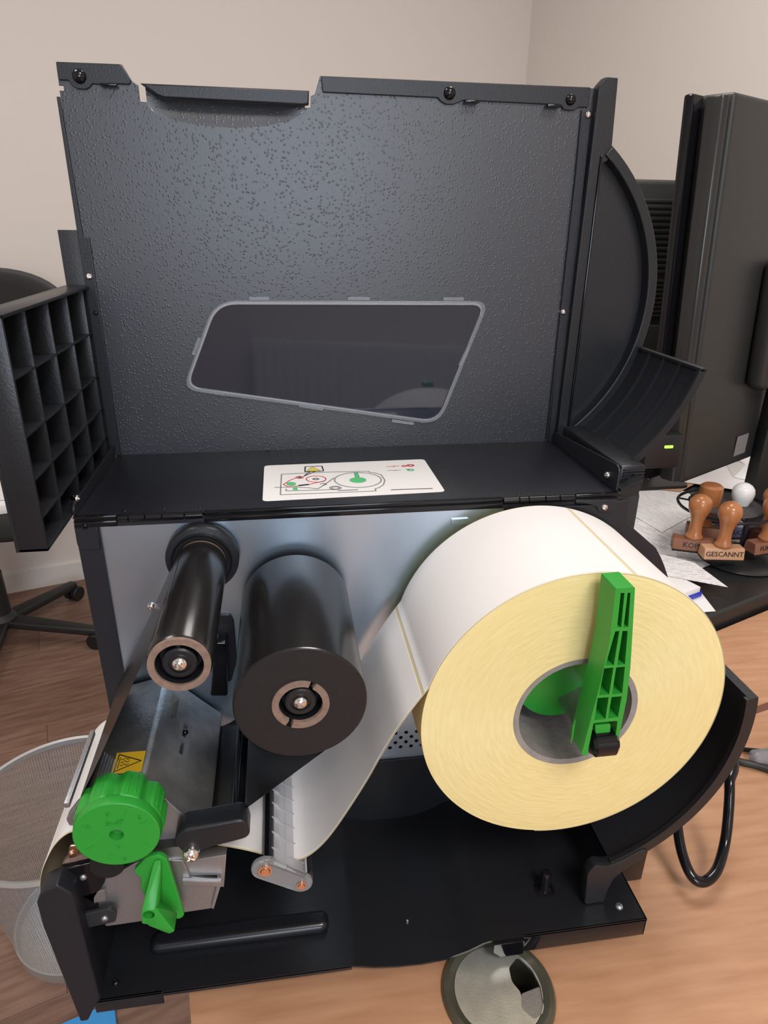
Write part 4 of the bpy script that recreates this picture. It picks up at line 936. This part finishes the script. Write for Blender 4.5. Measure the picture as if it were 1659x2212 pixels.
# ---- monitors on the black desk
m1 = thing('monitor', 'tall dark monitor seen from behind at an angle beside the printer', 'monitor', (790, 520, BZ))
md = Vector((.87, .49, 0)).normalized(); mn = Vector((md.y, -md.x, 0))       # along the back, towards the viewer
LT = PX(1590, 196, 'y', 450); LB = PX(1474, 1046, 'y', 450); LB.z = max(LB.z, BZ+4)
RT, RB = LT+md*370, LB+md*370
b = B(); b.quadslab([LT, RT, RB, LB], -mn*46-md*4); bmesh.ops.bevel(b.bm, geom=b.bm.edges[:], offset=6, segments=3, affect='EDGES', profile=.5); b.build('back_shell', 'monitor', m1)
c0, c1 = -md*16-mn*8, -md*5-mn*2
b = B(); b.quadslab([LT+c0-Vector((0, 0, 4)), LT+c1-Vector((0, 0, 4)), LB+c1+Vector((0, 0, 4)), LB+c0+Vector((0, 0, 4))], -mn*22); bmesh.ops.bevel(b.bm, geom=b.bm.edges[:], offset=3, segments=2, affect='EDGES', profile=.5); b.build('side_bevel', 'monitor_edge', m1)
b = B(); b.quadslab([LT-md*26-mn*40, RT-mn*40, RB-mn*40, LB-md*26-mn*40], -mn*14); bmesh.ops.bevel(b.bm, geom=b.bm.edges[:], offset=4, segments=2, affect='EDGES', profile=.5); b.build('screen_frame', 'gloss_black', m1)
cm = LB.lerp(RB, .62); ct_ = LT.lerp(RT, .62)
b = B(); a = cm.lerp(ct_, .25)+mn*1; e = cm.lerp(ct_, .62)+mn*1; b.quadslab([a-md*90, a+md*90, e+md*90, e-md*90], mn*34); bmesh.ops.bevel(b.bm, geom=b.bm.edges[:], offset=14, segments=4, affect='EDGES', profile=.5); b.build('rear_bulge', 'monitor', m1)
b = B(); q = cm+mn*20; b.box(q.x-22, q.x+22, q.y-14, q.y+14, BZ+8, a.z+60, 4); b.build('stand_column', 'chair_plastic', m1)
b = B(); b.lathe([(.01, BZ+10), (90, BZ+8), (100, BZ+4), (100, BZ), (.01, BZ)], (q.x+10, q.y+20), 'z', 40); b.build('stand_foot', 'chair_plastic', m1)
b = B(); lp = [PX(u, v, 'y', 470) for u, v in ((1612, 925), (1648, 905), (1645, 935), (1610, 950))]
lab = LB.lerp(LT, .03)+md*150+mn*.6; b.quadslab([lab, lab+md*38, lab+md*38+Vector((0, 0, 34)), lab+Vector((0, 0, 34))], mn*.3); b.build('type_label', 'print_grey', m1, smooth=False)
m2 = thing('monitor', 'dark monitor with ribbed vented back standing behind the tall monitor', 'monitor', (860, 780, BZ))
x0, x1, z0_, z1_ = 690, 985, -190, 259; ym = 750
b = B(); b.box(x0, x1, ym, ym+45, z0_, z1_, 8, 3); b.build('back_shell', 'monitor', m2)
for k in range(13):
    z = 226-k*9.5; b = B(); b.box(x0+30, x1-30, ym-3, ym+1, z-3, z+3, 1); b.build('vent_slat', 'monitor', m2)
for k in range(9):
    z = 96-k*7.5; b = B(); b.box(x0+60, x1-110, ym-3, ym+1, z-2.4, z+2.4, .8); b.build('vent_slat', 'monitor', m2)
b = B(); b.box(x0+40, x1-130, ym-8, ym+1, -180, 20, 4); b.build('mount_cover', 'monitor', m2)
b = B(); b.box(x1-110, x1-30, ym-14, ym+1, -150, 60, 5); b.build('socket_bay', 'chair_plastic', m2)
b = B(); b.box(790, 870, ym-6, ym+40, BZ+8, -100, 4); b.build('stand_column', 'chair_plastic', m2)
b = B(); b.prism(rounded([(740, 690), (920, 690), (920, 860), (740, 860)], 20), BZ, BZ+10, 'xy', bevel=2); b.build('stand_foot', 'chair_plastic', m2)
p = PX(1446, 966, 'y', 430)
b = B(); b.box(p.x-34, p.x+22, 432, 456, p.z-34, p.z+18, 4); pod = b.build('control_pod', 'plastic_black', m1)
b = B(); b.box(p.x-6.5, p.x+6.5, 430.5, 433, p.z-2, p.z+2, .8); b.build('power_light', 'led', pod)

# ================================================================== CHAIR
hx, hy = -759, 1517
ch = thing('office_chair', 'black swivel office chair with papers on its seat by the wall', 'chair', (hx, hy, FLOOR))
a0 = math.atan2(1779-hy, -617-hx)
for k in range(5):
    a = a0-k*2*PI/5; ca_, sa_2 = math.cos(a), math.sin(a)
    b = B(); p0 = Vector((hx+ca_*25, hy+sa_2*25, FLOOR+95)); p1 = Vector((hx+ca_*300, hy+sa_2*300, FLOOR+68)); w = Vector((-sa_2, ca_, 0))
    t = b; n0 = [p0-w*27, p0+w*27, p1+w*16, p1-w*16]; b.quadslab(n0, (0, 0, -26)); bmesh.ops.bevel(b.bm, geom=b.bm.edges[:], offset=7, segments=3, affect='EDGES', profile=.5)
    lg = b.build('leg', 'chair_plastic', ch)
    b = B(); ce = Vector((hx+ca_*292, hy+sa_2*292, FLOOR+26))
    for s_ in (-15, 15):
        M_ = Matrix.Translation(ce+w*s_) @ Matrix.Rotation(a, 4, 'Z'); n_0 = len(b.bm.verts); tb = B(); tb.cyl((0, 0), 26, -9, 9, 'y', 20, ch=3); tb.bm.transform(M_); me = bpy.data.meshes.new('t'); tb.bm.to_mesh(me); tb.bm.free(); b.bm.from_mesh(me); bpy.data.meshes.remove(me)
    b.cyl((ce.x, ce.y), 7, FLOOR+26, FLOOR+62, 'z', 10); b.build('caster', 'rubber', lg)
b = B(); b.lathe([(.01, FLOOR+70), (42, FLOOR+70), (45, FLOOR+95), (32, FLOOR+112), (30, FLOOR+250), (20, FLOOR+252), (20, FLOOR+420), (.01, FLOOR+420)], (hx, hy), 'z', 28); b.build('column', 'chair_plastic', ch)
b = B(); b.box(hx-120, hx+120, hy-120, hy+120, FLOOR+410, FLOOR+450, 10); b.build('mechanism', 'chair_plastic', ch)
b = B(); b.prism(rounded([(hx-240, hy-240), (hx+240, hy-240), (hx+240, hy+240), (hx-240, hy+240)], 90, 8), FLOOR+448, FLOOR+520, 'xy', bevel=26, res=4); b.build('seat', 'chair_fabric', ch)
# backrest: rounded slab upright behind the seat
yb_ = hy+235; pr_ = PX(146, 655, 'y', yb_); pt_ = PX(45, 585, 'y', yb_); cxb = pr_.x-235
def back_outline(g):
    hw = 238+g; zt = pt_.z+g; zs_ = zt-170; pts = []
    for k in range(0, 25):
        t = PI*k/24; c_, n_2 = math.cos(t), math.sin(t)
        pts.append((cxb+hw*math.copysign(abs(c_)**.8, c_), zs_+(zt-zs_)*abs(n_2)**.8))
    return pts+rounded([(cxb-hw+20, FLOOR+620-g), (cxb+hw-20, FLOOR+620-g)], 0)
b = B(); b.prism(back_outline(0), yb_-45, yb_+10, bevel=22, res=4); b.build('backrest', 'chair_fabric', ch)
b = B(); b.prism(back_outline(9), yb_+10, yb_+34, bevel=10, res=3); b.build('back_shell', 'chair_grey', ch)
b = B(); b.tube(spl([(hx, hy+100, FLOOR+430), (hx, hy+270, FLOOR+440), (cxb, yb_+45, FLOOR+560), (cxb, yb_+40, FLOOR+760)]), 18, 10); b.build('back_bar', 'chair_plastic', ch)
z = FLOOR+521
for k, (dx, dy, an) in enumerate(((110, -60, .3), (130, -20, .1))):
    b = B(); M_ = Matrix.Translation((hx+dx, hy+dy, 0)) @ Matrix.Rotation(an, 4, 'Z'); b.box(-105, 105, -148, 148, z+k*26, z+k*26+24, 1, M=M_)
    tag(b.build('paper_stack', 'sheet'), ('lower', 'upper')[k]+' stack of white paper on the chair seat', 'paper')

# ================================================================== WASTE BIN
bx0, by0 = -275, 520
wb = thing('waste_bin', 'silver wire mesh waste bin on the floor beside the desk', 'waste bin', (bx0, by0, FLOOR))
b = B(); b.lathe([(122, FLOOR+22), (160, FLOOR+292)], (bx0, by0), 'z', 72)
b.build('mesh_wall', 'bin_mesh', wb, uv=lambda c: (math.atan2(c.y-by0, c.x-bx0)*.14, c.z*.001))
b = B(); b.lathe([(158, FLOOR+290), (163, FLOOR+288), (166, FLOOR+295), (163, FLOOR+302), (158, FLOOR+300)], (bx0, by0), 'z', 72, close=True); b.build('rim', 'rim_grey', wb)
b = B(); b.lathe([(.01, FLOOR+3), (118, FLOOR+3), (122, FLOOR), (124, FLOOR+24), (120, FLOOR+24), (118, FLOOR+6), (.01, FLOOR+6)], (bx0, by0), 'z', 72); b.build('bottom', 'rim_grey', wb)
p = PX(150, 2205, 'z', FLOOR+8)
b = B(); M_ = Matrix.Translation((p.x+20, p.y-95, 0)) @ Matrix.Rotation(TH, 4, 'Z'); b.box(-150, 80, -110, 95, FLOOR, FLOOR+12, 1, M=M_); tag(b.build('blue_folder', 'blue_light'), 'light blue folder lying on the floor in front of the waste bin', 'folder')
